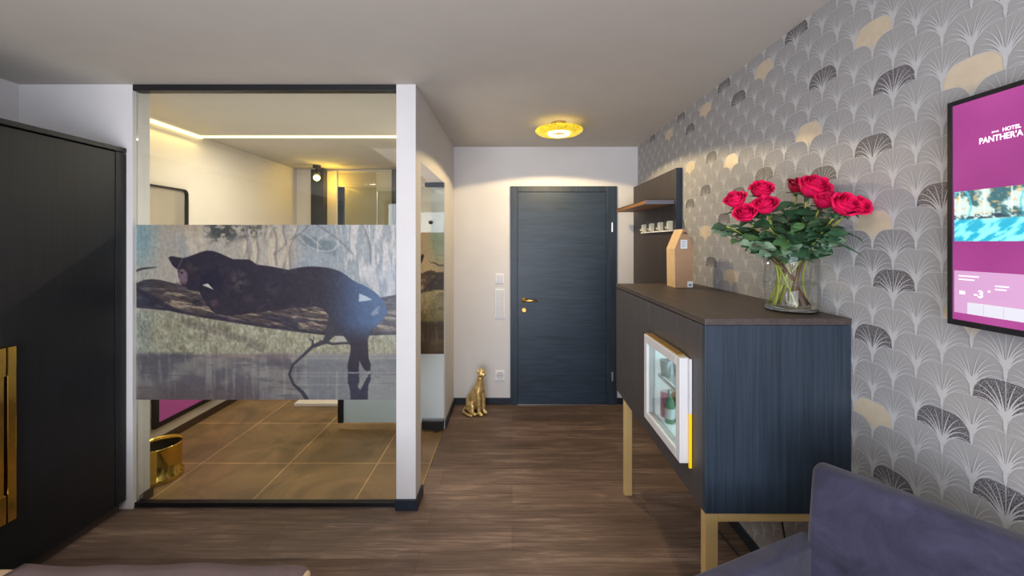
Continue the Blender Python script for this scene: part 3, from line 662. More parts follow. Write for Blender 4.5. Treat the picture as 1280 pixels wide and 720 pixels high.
MB().lathe([(0.0,0.036),(0.028,0.022),(0.038,0),(0.028,-0.022),(0,-0.036)], (-2.288,4.595,CEIL-0.165), 14).build('bulb', M['bulb'], sp, smooth=True)
# wall mirror with rounded black frame on the left wall
def rrect(y0, y1, z0, z1, r, n=6):
    pts = []
    for cy, cz, a0 in ((y1-r, z1-r, 0), (y0+r, z1-r, PI/2), (y0+r, z0+r, PI), (y1-r, z0+r, 1.5*PI)):
        for i in range(n+1):
            a = a0 + PI/2*i/n; pts.append((cy + r*math.cos(a), cz + r*math.sin(a)))
    return pts
mi = thing('wall_mirror', 'mirror with a thin rounded black frame on the left bathroom wall', 'mirror', (BX+0.001, 3.0, 1.15))
o1 = rrect(2.55, 3.262, 1.15, 1.995, 0.04); o2 = rrect(2.563, 3.249, 1.163, 1.982, 0.03)
fm = MB(); n = len(o1)
fm.add([(BX+0.002,a,b) for a,b in o1]+[(BX+0.03,a,b) for a,b in o1]+[(BX+0.03,a,b) for a,b in o2]+[(BX+0.006,a,b) for a,b in o2],
       [(k*n+i, k*n+(i+1)%n, (k+1)*n+(i+1)%n, (k+1)*n+i) for k in range(3) for i in range(n)])
fm.build('frame', M['black'], mi)
MB().prism(o2, BX+0.004, BX+0.008, axis='x').build('mirror_glass', mat('mirror_silver', (222,212,196), 0.05, metal=0.55, var=0.0), mi)
# magenta panel below
wp = thing('wall_screen', 'magenta screen in a thick black frame low on the left bathroom wall', 'screen', (BX+0.001, 3.3, 0.147))
f0 = MB()
y0_, y1_, z0_, z1_ = 2.955, 3.72, 0.147, 0.93
f0.box(BX+0.001, BX+0.03, y0_, y0_+0.036, z0_, z1_).box(BX+0.001, BX+0.03, y1_-0.036, y1_, z0_, z1_).box(BX+0.001, BX+0.03, y0_+0.036, y1_-0.036, z0_, z0_+0.036).box(BX+0.001, BX+0.03, y0_+0.036, y1_-0.036, z1_-0.036, z1_)
f0.build('frame', M['black'], wp, bevel=0.002)
MB().box(BX+0.001, BX+0.02, y0_+0.036, y1_-0.036, z0_+0.036, z1_-0.036).build('screen', mat('dim_magenta', (150,66,120), 0.4, emit=(170,80,140), estr=0.35), wp)
# waste bin
bn = thing('waste_bin', 'shiny gold oval waste bin beside the white wall on the tiled floor', 'bin', (-2.335, 2.60, 0.002))
MB().lathe([(0.0,0.004),(0.118,0.004),(0.122,0.0),(0.126,0.006),(0.122,0.03),(0.112,0.04),(0.118,0.21),(0.123,0.226),(0.119,0.228),(0.112,0.21),(0.106,0.045),(0,0.04)], (-2.335,2.60,0.002), 40).build('bin_body', M['goldbright'], bn, smooth=True)
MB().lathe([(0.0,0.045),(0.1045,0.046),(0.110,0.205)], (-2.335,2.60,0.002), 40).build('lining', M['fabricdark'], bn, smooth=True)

# =================================================================== wardrobe
wx = -2.25
w = thing('wardrobe', 'tall black wood-grain wardrobe with a long gold handle at the left', 'wardrobe', (-2.55, 1.4, 0))
MB().box(XL+0.003, wx-0.022, -0.6, 2.283, 0.06, 2.075).build('carcass', M['wardrobe'], w)
MB().box(XL+0.003, wx+0.004, -0.6, 2.283, 2.08, 2.105).build('top_panel', M['black'], w, bevel=0.002)
MB().box(XL+0.02, wx-0.03, -0.58, 2.275, 0.002, 0.06).build('plinth', mat('brown_plinth', (70,60,55), 0.5), w)
MB().box(wx-0.022, wx+0.002, 2.225, 2.283, 0.06, 2.075).build('side_panel', M['wardrobe'], w, bevel=0.001)
for i, (a, b) in enumerate(((1.722, 2.222), (0.95, 1.716), (0.18, 0.946), (-0.59, 0.176))):
    d = MB().box(wx-0.02, wx, a, b, 0.062, 2.072).build('door', M['wardrobe'], w, bevel=0.0015)
    if i < 2:
        s = 1.0
        yy = a if i == 0 else b
        hb = MB()
        if i == 0:
            hb.box(wx, wx+0.03, yy+0.002, yy+0.030, 0.325, 1.095).box(wx+0.03, wx+0.036, yy-0.0, yy+0.03, 0.325, 1.095)
        else:
            hb.box(wx, wx+0.03, yy-0.03, yy-0.002, 0.325, 1.095).box(wx+0.03, wx+0.036, yy-0.07, yy, 0.325, 0.45).box(wx+0.03, wx+0.036, yy-0.07, yy, 0.97, 1.095)
        hb.build('handle', M['goldbright'], d, bevel=0.002)
MB().box(wx-0.003, wx-0.001, 1.7165, 1.7215, 0.07, 2.07).build('door_gap_edge', mat('blue_grey_edge', (70,92,118), 0.3, var=0.05), w)

# =================================================================== sideboard with minibar
cx0, cx1, cy0, cy1, cz0, cz1 = 0.690, XR-0.003, 1.40, 2.60, 0.588, 1.286
sb = thing('sideboard', 'tall dark wood-grain sideboard on thin brass legs against the patterned wall', 'sideboard', (0.95, 2.0, 0))
MB().box(cx0-0.002, cx1, cy0-0.003, cy1, cz1-0.024, cz1).build('top_panel', M['veneer_top'], sb, bevel=0.002)
MB().box(cx0, cx1, cy0, cy0+0.02, cz0, cz1-0.025).build('side_panel', M['veneer_v'], sb, bevel=0.0015)
MB().box(cx0, cx1, cy1-0.02, cy1, cz0, cz1-0.025).build('side_panel', M['veneer_v'], sb, bevel=0.0015)
MB().box(cx0+0.02, cx1, cy0+0.02, cy1-0.02, cz0, cz0+0.02).build('bottom_panel', M['veneer_front'], sb)
MB().box(cx1-0.01, cx1, cy0+0.02, cy1-0.02, cz0+0.02, cz1-0.025).build('back_panel', M['veneer_front'], sb)
MB().box(cx0+0.02, cx1-0.01, 1.965, 1.985, cz0+0.02, cz1-0.025).build('divider', M['veneer_front'], sb)
hy0, hy1, hz0, hz1 = 1.535, 1.905, 0.72, 1.095
dn = MB().box(cx0, cx0+0.019, cy0+0.022, hy0, cz0, cz1-0.028).box(cx0, cx0+0.019, hy1, 1.973, cz0, cz1-0.028).box(cx0, cx0+0.019, hy0, hy1, cz0, hz0).box(cx0, cx0+0.019, hy0, hy1, hz1, cz1-0.028)
dn.build('door', M['veneer_front'], sb)
MB().box(cx0, cx0+0.019, 1.977, cy1-0.022, cz0, cz1-0.028).build('door', M['veneer_front'], sb, bevel=0.001)
t_ = 0.034
for k, (ya, zb) in enumerate(((cy0+0.004, 0), (2.408, 0))):
    r = MB()
    r.box(cx0+0.002, cx0+0.002+t_+0.012, ya, ya+t_, 0.0015, cz0-0.001)
    r.build('leg', M['brass'], sb, bevel=0.002)
    MB().box(cx1-0.05, cx1-0.05+t_, ya, ya+t_, 0.0015, cz0-0.001).build('leg', M['brass'], sb, bevel=0.002)
    MB().box(cx0+0.002+t_+0.012, cx1-0.05, ya, ya+t_, cz0-0.032, cz0-0.001).build('leg_rail', M['brass'], sb, bevel=0.002)
# minibar fridge: a thing of its own
fg = thing('minibar_fridge', 'small white minibar fridge with a lit glass door set into the sideboard', 'fridge', (0.8, 1.72, 0.72))
li = MB(); x0f, x1f = cx0+0.002, 1.05
li.box(x0f, x1f, hy0+0.002, hy0+0.012, hz0+0.002, hz1-0.002).box(x0f, x1f, hy1-0.012, hy1-0.002, hz0+0.002, hz1-0.002).box(x0f, x1f, hy0+0.012, hy1-0.012, hz0+0.002, hz0+0.012).box(x0f, x1f, hy0+0.012, hy1-0.012, hz1-0.012, hz1-0.002).box(x1f-0.01, x1f, hy0+0.012, hy1-0.012, hz0+0.012, hz1-0.012)
li.build('inner_liner', M['linerglow'], fg)
fx = 0.648; a, b, c, e = 1.515, 1.925, 0.703, 1.110; bw = 0.038
fd = MB().box(fx, cx0-0.003, a, a+bw, c, e).box(fx, cx0-0.003, b-bw, b, c, e).box(fx, cx0-0.003, a+bw, b-bw, c, c+bw).box(fx, cx0-0.003, a+bw, b-bw, e-bw, e).build('door_frame', M['plasticgrey'], fg, bevel=0.003)
MB().box(fx+0.012, fx+0.016, a+bw, b-bw, c+bw, e-bw).build('glass_pane', M['glass'], fd)
MB().box(fx+0.006, fx+0.035, a+0.03, b-0.01, e+0.0005, e+0.006).build('top_reflection', M['gold'], fd)  # yellow reflection on the frame top, laid on as a gold strip
MB().box(cx0-0.012, cx0-0.002, a-0.016, a-0.008, c-0.01, e-0.21).build('door_seal_edge', M['yellow'], fg, label='yellow-gold lower edge strip of the fridge door')
MB().box(cx0-0.012, cx0-0.002, a-0.016, a-0.008, e-0.209, e).build('door_edge', M['plasticgrey'], fg)
MB().box(x0f+0.02, x1f-0.012, hy0+0.013, hy1-0.013, 0.918, 0.922).build('shelf', M['glass'], fg)
MB().box(x0f+0.012, x0f+0.02, hy0+0.013, hy1-0.013, 0.912, 0.930).build('shelf_edge', M['plastic'], fg)
def bottle(name, label, cat, x, y, z, r, h, col, cap, group=None):
    t = thing(name, label, cat, (x, y, z), group)
    m_ = mat('drink_'+label.split()[0]+'_'+label.split()[1], col, 0.2, var=0.05)
    MB().lathe([(0,0),(r*0.95,0),(r,0.004),(r,h*0.55),(r*0.85,h*0.66),(r*0.38,h*0.78),(r*0.36,h*0.93),(0,h*0.93)], (x,y,z), 18).build('body', m_, t, smooth=True)
    MB().lathe([(0,h*0.9),(r*0.42,h*0.9),(r*0.42,h),(0,h)], (x,y,z), 14).build('cap', cap, t)
    MB().lathe([(r*1.02,h*0.15),(r*1.02,h*0.45)], (x,y,z), 18).build('paper_label', M['plastic'], t)
def can(name, label, x, y, z, r, h, col, group=None):
    t = thing(name, label, 'can', (x, y, z), group)
    MB().lathe([(0,0),(r*0.85,0),(r,0.006),(r,h-0.008),(r*0.85,h-0.001)], (x,y,z), 18).build('body', mat('can_'+label.split()[0], col, 0.3, var=0.2, nscale=40), t, smooth=True)
    MB().lathe([(r*0.85,h-0.001),(r*0.8,h-0.003),(0,h-0.003)], (x,y,z), 18).build('lid', M['chrome'], t)
zf = hz0+0.0135; zs = 0.9235
bottle('drink_bottle', 'green small drink bottle on the lower fridge shelf, in front of the pink can', 'bottle', 0.722, 1.795, zf, 0.022, 0.150, (110,160,130), M['chrome'])
bottle('drink_bottle', 'amber small drink bottle on the fridge floor beside the green one', 'bottle', 0.765, 1.800, zf, 0.022, 0.16, (190,120,60), M['gold'])
can('drink_can', 'pink drink can on the fridge floor nearest the glass door', 0.728, 1.858, zf, 0.024, 0.12, (214,120,150))
can('drink_can', 'yellow and blue drink can on the fridge floor beside the pink can', 0.782, 1.862, zf, 0.024, 0.12, (214,190,110))
can('drink_can', 'teal drink can on the fridge floor deepest inside', 0.84, 1.862, zf, 0.024, 0.11, (120,190,190))
for i, (yy, lab) in enumerate(((0.725, 'clear glass tumbler on the upper fridge shelf, nearest the glass door'), (0.785, 'clear glass tumbler in the middle of the upper fridge shelf'), (0.845, 'clear glass tumbler on the upper fridge shelf, deepest inside'))):
    tag(MB().lathe([(0,0),(0.02,0),(0.027,0.08),(0.0255,0.08),(0.0185,0.004),(0,0.004)], (yy,1.85,zs), 20).build('glass_tumbler', mat('tumbler_glass%d' % i, (120,140,146), 0.08, spec=1.0), smooth=True), lab, 'glass', 'tumblers on the fridge shelf')

# cable under the sideboard
cp = [PT(958, 672, 1.62)]
tag(MB().tube([(1.10,1.62,0.60),(1.09,1.58,0.42),(1.13,1.6,0.25),(1.16,1.72,0.08),(1.12,1.9,0.012),(1.1,2.2,0.01)], 0.004, 8).build('power_cable', M['black'], smooth=True), 'thin black power cable hanging behind the sideboard down to the floor', 'cable')

# =================================================================== coat panel with hat shelf and hooks
cr = thing('coat_rack', 'dark wall-mounted coat panel with one shelf and four pale hooks', 'coat rack', (1.19, 3.2, 0.0))
MB().box(1.172, XR-0.001, 2.800, YB-0.002, 0.95, 2.092).build('back_panel', M['blackpanel'], cr, bevel=0.002)
MB().box(1.1715, XR-0.001, 2.795, 2.799, 0.95, 2.092).build('panel_edge', M['veneer_v'], cr)
shf = MB().box(0.965, 1.171, 2.835, 3.62, 1.838, 1.862).build('shelf', M['underwood'], cr, bevel=0.001)
MB().box(0.965, 1.171, 2.829, 2.834, 1.836, 1.864).build('shelf_edge', mat('grey_laminate_edge', (120,120,132), 0.4), shf)
MB().box(0.964, 1.171, 2.829, 3.62, 1.8645, 1.868).build('shelf_surface', M['blackpanel'], shf)
rl = MB().box(1.150, 1.1715, 2.83, 3.50, 1.640, 1.650).build('hook_rail', M['plastic'], cr)
hookm = mat('pale_champagne_hook', (236,230,205), 0.3, var=0.05, metal=0.2)
for d in (2.87, 3.05, 3.24, 3.43):
    MB().box(1.142, 1.1712, d-0.016, d+0.016, 1.651, 1.716).box(1.134, 1.141, d-0.010, d+0.010, 1.660, 1.712).tube([(1.142,d,1.665),(1.126,d,1.660),(1.122,d,1.675)], 0.004, 8).build('coat_hook', hookm, cr, bevel=0.002)

# =================================================================== ceiling lamp
L = Vector((0.362, 3.02, 0)); zr = 2.398
cl = thing('ceiling_lamp', 'round gold-leaf ceiling lamp with a glowing ring near the entrance door', 'lamp', (L.x, L.y, CEIL))
MB().lathe([(0,0),(0.055,0),(0.055,-0.018),(0,-0.018)], (L.x,L.y,CEIL-0.001), 28).build('canopy', M['gold'], cl)
MB().tube([(L.x,L.y,CEIL-0.018),(L.x,L.y,zr+0.012)], 0.012).build('stem', M['gold'], cl)
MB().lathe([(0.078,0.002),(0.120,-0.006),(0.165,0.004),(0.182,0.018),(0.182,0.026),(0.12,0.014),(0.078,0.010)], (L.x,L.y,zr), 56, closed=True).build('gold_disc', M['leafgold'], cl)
MB().lathe([(0.060,0.0),(0.066,-0.010),(0.080,-0.010),(0.084,0.0)], (L.x,L.y,zr), 48, closed=True).build('glow_ring', emismat('lamp_glow', (255,246,205), 7), cl, smooth=True)
MB().lathe([(0,0.008),(0.062,0.008),(0.062,-0.001),(0,-0.001)], (L.x,L.y,zr), 36).build('centre_plate', M['gold'], cl)

# =================================================================== gold cat statue
def remeshed(mb, name, m, parent, vox=0.006, sm=6):
    o = mb.build(name, m, parent, smooth=True)
    r = o.modifiers.new('remesh', 'REMESH'); r.mode = 'VOXEL'; r.voxel_size = vox; r.use_smooth_shade = True
    s = o.modifiers.new('smooth', 'SMOOTH'); s.iterations = sm; s.factor = 0.5
    return o
def ell(mb, c, r, rot=0.0, seg=14, mi=0):
    """ellipsoid, rot = tilt in the x-z plane"""
    vs = []; n = 10
    for i in range(n+1):
        th = PI*i/n
        for k in range(seg):
            ph = 2*PI*k/seg
            x, y, z = r[0]*math.sin(th)*math.cos(ph), r[1]*math.sin(th)*math.sin(ph), r[2]*math.cos(th)
            vs.append((c[0] + x*math.cos(rot) + z*math.sin(rot), c[1] + y, c[2] - x*math.sin(rot) + z*math.cos(rot)))
    mb.add(vs, [(i*seg+k, (i+1)*seg+k, (i+1)*seg+(k+1)%seg, i*seg+(k+1)%seg) for i in range(n) for k in range(seg)], mi)
    return mb
st = thing('cat_statue', 'shiny gold statue of a sitting leopard on the floor beside the entrance door', 'statue', (-0.33, 3.57, 0.0))
st['_at'] = 0; del st['_at']
b = MB()
# faces +x, built around its own origin; body leans up to the shoulders
ell(b, (-0.055,0,0.085), (0.066,0.058,0.078))           # haunch
ell(b, (-0.022,0,0.150), (0.058,0.054,0.100), 0.42)     # trunk
ell(b, (0.030,0,0.225), (0.048,0.048,0.070), 0.15)      # chest
ell(b, (0.044,0,0.270), (0.036,0.036,0.050), 0.1)
b.tube([(0.038,0,0.25),(0.046,0,0.31),(0.052,0,0.345)], [0.040,0.033,0.030], 14)     # neck
for s in (-1, 1):
    b.tube([(0.045,s*0.028,0.215),(0.056,s*0.030,0.13),(0.060,s*0.030,0.06),(0.064,s*0.030,0.018)], [0.027,0.021,0.017,0.016], 12)   # forelegs
    ell(b, (0.080,s*0.030,0.016), (0.027,0.019,0.016))
    ell(b, (-0.040,s*0.045,0.060), (0.056,0.026,0.056))   # thighs
    b.tube([(-0.03,s*0.056,0.022),(0.02,s*0.060,0.018)], [0.018,0.016], 10)
    ell(b, (0.030,s*0.060,0.016), (0.028,0.018,0.016))
b.tube([(-0.10,0.0,0.035),(-0.115,-0.04,0.018),(-0.085,-0.085,0.014),(-0.02,-0.100,0.013),(0.04,-0.098,0.013)], [0.017,0.015,0.013,0.012,0.011], 12)  # tail round the paws
body = remeshed(b, 'body', M['catgold'], st, 0.0055, 5)
hd = MB()
ell(hd, (0.056,0,0.378), (0.037,0.036,0.033))
ell(hd, (0.086,0,0.366), (0.022,0.021,0.017))
ell(hd, (0.080,0,0.352), (0.017,0.015,0.010))
for s in (-1, 1):
    hd.tube([(0.040,s*0.022,0.395),(0.040,s*0.030,0.412)], [0.014,0.006], 10)
    ell(hd, (0.066,s*0.026,0.366), (0.018,0.012,0.014))
remeshed(hd, 'head', M['catgold'], st, 0.004, 3)
eyes = MB()
for s in (-1, 1): ell(eyes, (0.087,s*0.0135,0.380), (0.004,0.005,0.004), seg=8)
ell(eyes, (0.106,0,0.370), (0.004,0.007,0.004), seg=8)
eyes.build('eyes_and_nose', M['black'], st, smooth=True)
st.rotation_euler = (0, 0, math.radians(-38)); st.location = (-0.325, 3.585, 0.0015)

# =================================================================== house-shaped box
hx0, hx1, hy_, hd_ = 0.978, 1.082, 2.345, 0.125
hb = thing('gift_box', 'tall beige house-shaped gift box standing on the sideboard', 'box', ((hx0+hx1)/2, hy_+hd_/2, cz1))
pent = [(hx0,cz1+0.001),(hx1,cz1+0.001),(hx1,cz1+0.245),(hx0+0.066,cz1+0.352),(hx0+0.046,cz1+0.352),(hx0-0.004,cz1+0.235)]
MB().prism(pent, hy_, hy_+hd_).build('body', M['kraft'], hb, bevel=0.0015)
MB().add([(hx0-0.0045,hy_,cz1+0.235),(hx0-0.0045,hy_+hd_,cz1+0.235),(hx0+0.0455,hy_+hd_,cz1+0.3525),(hx0+0.0455,hy_,cz1+0.3525),(hx0-0.001,hy_,cz1+0.001),(hx0-0.001,hy_+hd_,cz1+0.001)], [(0,1,2,3),(4,5,1,0)]).build('pale_side', M['kraftlight'], hb, label='pale beech-coloured side and roof face')
lb = MB().box(hx0+0.030, hx0+0.070, hy_-0.0015, hy_-0.0005, cz1+0.235, cz1+0.288).build('paper_label', M['plastic'], hb)
ln = MB()
for i in range(4): ln.box(hx0+0.036, hx0+(0.064 if i % 2 else 0.058), hy_-0.0022, hy_-0.0016, cz1+0.246+i*0.010, cz1+0.249+i*0.010)
ln.build('printed_lines', mat('grey_ink', (120,150,165), 0.6), lb)
lb = MB().box(hx1-0.033, hx1-0.001, hy_-0.0015, hy_-0.0005, cz1+0.004, cz1+0.040).build('price_sticker', M['plastic'], hb)
MB().box(hx1-0.026, hx1-0.008, hy_-0.0022, hy_-0.0016, cz1+0.012, cz1+0.024).build('printed_mark', bpy.data.materials['grey_ink'], lb)
MB().tube([(hx0+0.046,hy_-0.002,cz1+0.322),(hx0+0.050,hy_-0.004,cz1+0.330),(hx0+0.062,hy_-0.004,cz1+0.330),(hx0+0.066,hy_-0.002,cz1+0.322)], 0.003, 8).build('carry_loop', M['black'], hb)

# =================================================================== vase with roses
VXc, VYc, VR, VH = 1.113, 1.565, 0.094, 0.225
def vglass():
    m, nt, b = newmat('vase_glass'); b.inputs['Base Color'].default_value = (0.97,0.99,0.98,1); b.inputs['Roughness'].default_value = 0.0
    b.inputs['Transmission Weight'].default_value = 1.0; b.inputs['IOR'].default_value = 1.45
    nt.nodes.new('ShaderNodeTexNoise'); return m
vs_ = thing('glass_vase', 'clear cylindrical glass vase of water holding roses on the sideboard', 'vase', (VXc, VYc, cz1))
pg = paneglass('vase_wall', (253,254,254), 0.03, fres=0.22)
MB().lathe([(0,0.001),(VR-0.012,0.001),(VR-0.002,0.008),(VR,0.02),(VR,VH),(VR-0.004,VH+0.001)], (VXc,VYc,cz1), 56).build('vase_wall', pg, vs_, smooth=True)
MB().lathe([(VR-0.004,VH+0.001),(VR-0.005,0.03),(VR-0.02,0.018),(0,0.016)], (VXc,VYc,cz1), 56).build('inner_wall', pg, vs_, smooth=True)
MB().lathe([(0,0.0015),(VR-0.010,0.0015),(VR-0.004,0.010),(VR-0.006,0.015),(0,0.0155)], (VXc,VYc,cz1), 48).build('thick_base', vglass(), vs_, smooth=True)
MB().lathe([(0,0.112),(VR-0.0055,0.112),(VR-0.0055,0.110),(VR-0.006,0.109)], (VXc,VYc,cz1), 48).build('water_surface', paneglass('water_top', (240,244,240), 0.08), vs_, smooth=True)

def leaf_shape(mb, base, dirv, up, L_, W_, mi=0, curl=0.25):
    d = Vector(dirv).normalized(); u = Vector(up); s = d.cross(u)
    if s.length < 1e-3: s = d.cross(Vector((1,0,0)))
    s.normalize(); n = s.cross(d).normalized(); base = Vector(base)
    prof = (0.0, 0.55, 0.92, 1.0, 0.85, 0.5, 0.0); k = len(prof)-1; vs = []
    for i, w in enumerate(prof):
        t = i/k; c = base + d*(L_*t) - n*(curl*L_*t*t)
        for q in (-1, 0, 1): vs.append(c + s*(q*W_*0.5*w) + n*(abs(q)*W_*0.12*w))
    mb.add(vs, [(3*i+j, 3*i+j+1, 3*i+j+4, 3*i+j+3) for i in range(k) for j in range(2)], mi)
def rose(px, py, dd, r, label, dark=False, tiltseed=0, idx=0):
    rr = random.Random(idx+11)
    dmax = F*(XR-0.012)/(px+r-VX); D_ = min(VYc+dd, dmax); S = F/D_; c = Vector(((px-VX)/S, D_, H-(py-VY)/S)); r = r/S
    root = thing('rose', label, 'rose', (VXc, VYc, cz1), 'roses in the glass vase')
    base = Vector((VXc, VYc, cz1+0.20)); ax = (c - base); ax.z = max(ax.z, 0.05)
    ax = (ax.normalized() + Vector((0,-0.45-0.25*(idx % 3),0.35))).normalized()
    q = ax.to_track_quat('Z', 'Y').to_matrix()
    hdm = MB()
    petm = M['rosedark'] if dark else M['rose']
    # spiral of cupped petals, closed in the middle and rolling out at the rim
    layers = ((3,0.26,1.00),(4,0.42,1.02),(5,0.60,1.00),(6,0.80,0.94),(6,0.97,0.84))
    for li_, (n_, rad, ht) in enumerate(layers):
        for i in range(n_):
            a0 = 2*PI*i/n_ + li_*0.7 + rr.uniform(-.2,.2); wd = PI/n_*1.35
            U, V = 8, 8; vs = []; jr = rr.uniform(.94,1.07); jh = rr.uniform(.92,1.05)
            roll = (0.02, 0.05, 0.10, 0.20, 0.30)[li_]
            for v in range(V+1):
                tv = v/V
                for u in range(U+1):
                    tu = (u/U-0.5)*2; a = a0 + tu*wd*(0.5+0.5*math.sin(PI*min(0.9,tv*0.7+0.15)))
                    edge = 1 - 0.10*tu*tu*tv
                    rb = rad*math.sin(min(1,tv*1.25)*PI/2)**0.65*jr
                    rb *= 1 - 0.16*max(0,tv-0.55)*(2 if li_ < 4 else 0.5)
                    zz = -0.85 + 1.72*tv*ht*jh*edge
                    rl = max(0,(tv-0.80)/0.20)**2
                    rb += roll*rl*0.8; zz -= roll*rl*0.75
                    rb *= 1 + 0.035*math.sin(6*a+1.7*li_)*tv
                    rb *= 1 - 0.06*abs(tu)*(i % 2)
                    vs.append(c + q @ Vector((rb*math.cos(a), rb*math.sin(a), zz))*r)
            hdm.add(vs, [(v*(U+1)+u, v*(U+1)+u+1, (v+1)*(U+1)+u+1, (v+1)*(U+1)+u) for v in range(V) for u in range(U)])
    hdm.build('bloom', petm, root, smooth=True)
    bot = c - q @ Vector((0,0,0.80*r))
    sp_ = MB(); 
    for i in range(5):
        a = 2*PI*i/5+0.3; leaf_shape(sp_, bot, q @ Vector((math.cos(a), math.sin(a), 0.25)), q @ Vector((0,0,1)), r*0.95, r*0.34, curl=0.3)
    ell(sp_, bot, (r*0.22, r*0.22, r*0.26), seg=8)
    sp_.build('sepals', M['leaf'], root, smooth=True)
    an = rr.uniform(0, 2*PI); foot = Vector((VXc + 0.077*math.cos(an+PI), VYc + 0.077*math.sin(an+PI), cz1+0.022))
    neck = Vector((VXc + 0.03*math.cos(an) + (c.x-VXc)*0.15, VYc + 0.03*math.sin(an), cz1+VH-0.02))
    pts = []
    P0, P1, P2, P3 = foot, foot.lerp(neck, 0.8), neck.lerp(bot, 0.5) + Vector((0,0,-0.01)), bot
    for i in range(13):
        t = i/12; pts.append(P0*(1-t)**3 + P1*3*t*(1-t)**2 + P2*3*t*t*(1-t) + P3*t**3)
    MB().tube(pts, 0.0034, 7).build('stem', M['stem'], root, smooth=True)
    lf = MB()
    for i in range(15):
        t = rr.uniform(0.55, 0.97); k = int(t*12); p = pts[k]
        a = rr.uniform(0, 2*PI); dv = Vector((math.cos(a), math.sin(a)*0.7, rr.uniform(-0.25,0.45)))
        L_ = rr.uniform(0.055,0.088)
        tip = p + dv.normalized()*L_
        if tip.x > XR-0.008 or p.x > XR - 0.01: dv.x = -abs(dv.x)-0.1
        leaf_shape(lf, p, dv, (rr.uniform(-.4,.4), rr.uniform(-1,-.2), 1), L_, L_*0.62, curl=rr.uniform(0.1,0.4))
    lf.build('leaves', M['leaf'], root, smooth=True)
R_ = 0.047
roses = [(920,250,0.00,12.5,'smaller crimson rose at the far left of the bouquet'),
 (932,267,-0.04,13,'crimson rose lowest on the left side of the bouquet'),
 (952,238,0.00,13,'crimson rose highest of the left cluster of the bouquet'),
 (956.5,257,-0.06,14,'round open crimson rose at the front of the left cluster'),
 (998,233,0.00,12.5,'darker red rose behind the large top rose of the bouquet'),
 (1016,234,-0.10,17,'largest crimson rose at the very top middle of the bouquet'),
 (1031,250,-0.12,14,'crimson rose just below right of the top rose'),
 (1056,257,-0.24,16,'crimson rose at the front of the right end pair'),
 (1072,258,-0.20,13.5,'outermost crimson rose at the right end by the wallpaper')]
for i, (x, y, dd, r, lab) in enumerate(roses): rose(x, y, dd, r, lab, dark=(i == 4), idx=i)
# leafy filler sprigs
def sprig(px, py, dd, lab, m_, group, seed, round_=False, name='foliage_sprig'):
    rr = random.Random(seed); D_ = min(VYc+dd, F*(XR-0.05)/(px-VX)); S = F/D_; c = Vector(((px-VX)/S, D_, H-(py-VY)/S))
    root = thing(name, lab, 'foliage', (VXc, VYc, cz1), group)
    foot = Vector((VXc - (c.x-VXc)*0.5*0.6, VYc + rr.uniform(-.05,.05), cz1+0.024)); foot.x = max(VXc-0.065, min(VXc+0.065, foot.x))
    neck = Vector((VXc + max(-.05, min(.05,(c.x-VXc)*0.3)), VYc + rr.uniform(-.03,.03), cz1+VH+0.005)); pts = []
    P1, P2 = foot.lerp(neck, 0.8), neck.lerp(c, 0.5) + Vector((0,0,0.02))
    for i in range(13):
        t = i/12; pts.append(foot*(1-t)**3 + P1*3*t*(1-t)**2 + P2*3*t*t*(1-t) + c*t**3)
    MB().tube(pts, 0.0028, 6).build('stem', M['stembrown'] if seed % 2 else M['stem'], root, smooth=True)
    lf = MB()
    n_ = 20
    for i in range(n_):
        t = 0.50 + 0.5*i/(n_-1); k = min(12, int(t*12)); p = pts[k].lerp(pts[min(12,k+1)], t*12-k if k < 12 else 0)
        a = rr.uniform(0, 2*PI); dv = Vector((math.cos(a), math.sin(a)*0.6-0.1, rr.uniform(-0.35,0.4)))
        L_ = rr.uniform(0.050,0.085)*(0.62 if round_ else 1)
        if (p+dv.normalized()*L_).x > XR-0.008: dv.x = -abs(dv.x)-0.2
        leaf_shape(lf, p, dv, (rr.uniform(-.5,.5), rr.uniform(-1.2,-.3), 1), L_, L_*(0.85 if round_ else 0.55), curl=rr.uniform(0.05,0.35))
    lf.build('leaves', m_, root, smooth=True)
g1 = 'dark leafy stems between the roses'
for i, (x, y, dd, lab) in enumerate(((908,283,-0.02,'dark leafy stem reaching out at the far left of the bouquet'),(925,300,-0.06,'dark leafy stem low on the left of the bouquet'),(962,285,-0.08,'dark leafy stem in front below the left rose cluster'),
      (985,262,-0.03,'dark leafy stem in the gap between the left cluster and the top rose'),(1005,280,-0.09,'dark leafy stem at the front middle of the bouquet'),(1035,285,-0.06,'dark leafy stem below the right rose pair'),
      (1062,292,-0.02,'dark leafy stem low at the right of the bouquet'),(1010,300,-0.07,'dark leafy stem hanging just over the vase rim'),(972,268,0.05,'dark leafy stem standing at the back left of the bouquet'),(1045,275,0.04,'dark leafy stem at the back right of the bouquet'),
      (985,300,-0.085,'dark leafy stem spilling over the front rim of the vase'),(940,290,0.0,'dark leafy stem under the lowest left rose'))):
    sprig(x, y, dd, lab, M['leaf3'] if i % 3 == 1 else M['leaf'], g1, 40+i)
g2 = 'pale eucalyptus stems in the vase'
for i, (x, y, dd, lab) in enumerate(((902,291,-0.04,'pale round-leaved eucalyptus stem drooping at the left'),(1035,308,-0.05,'pale round-leaved eucalyptus stem drooping at the right'),(985,312,-0.08,'pale round-leaved eucalyptus stem at the centre of the vase rim'),(1020,268,-0.05,'pale round-leaved eucalyptus stem below the top rose'),(940,306,-0.10,'pale round-leaved eucalyptus stem at the lower left of the bouquet'),(1058,300,-0.12,'pale round-leaved eucalyptus stem under the right rose pair'))):
    sprig(x, y, dd, lab, M['leaf2'], g2, 71+i, True, 'eucalyptus_sprig')
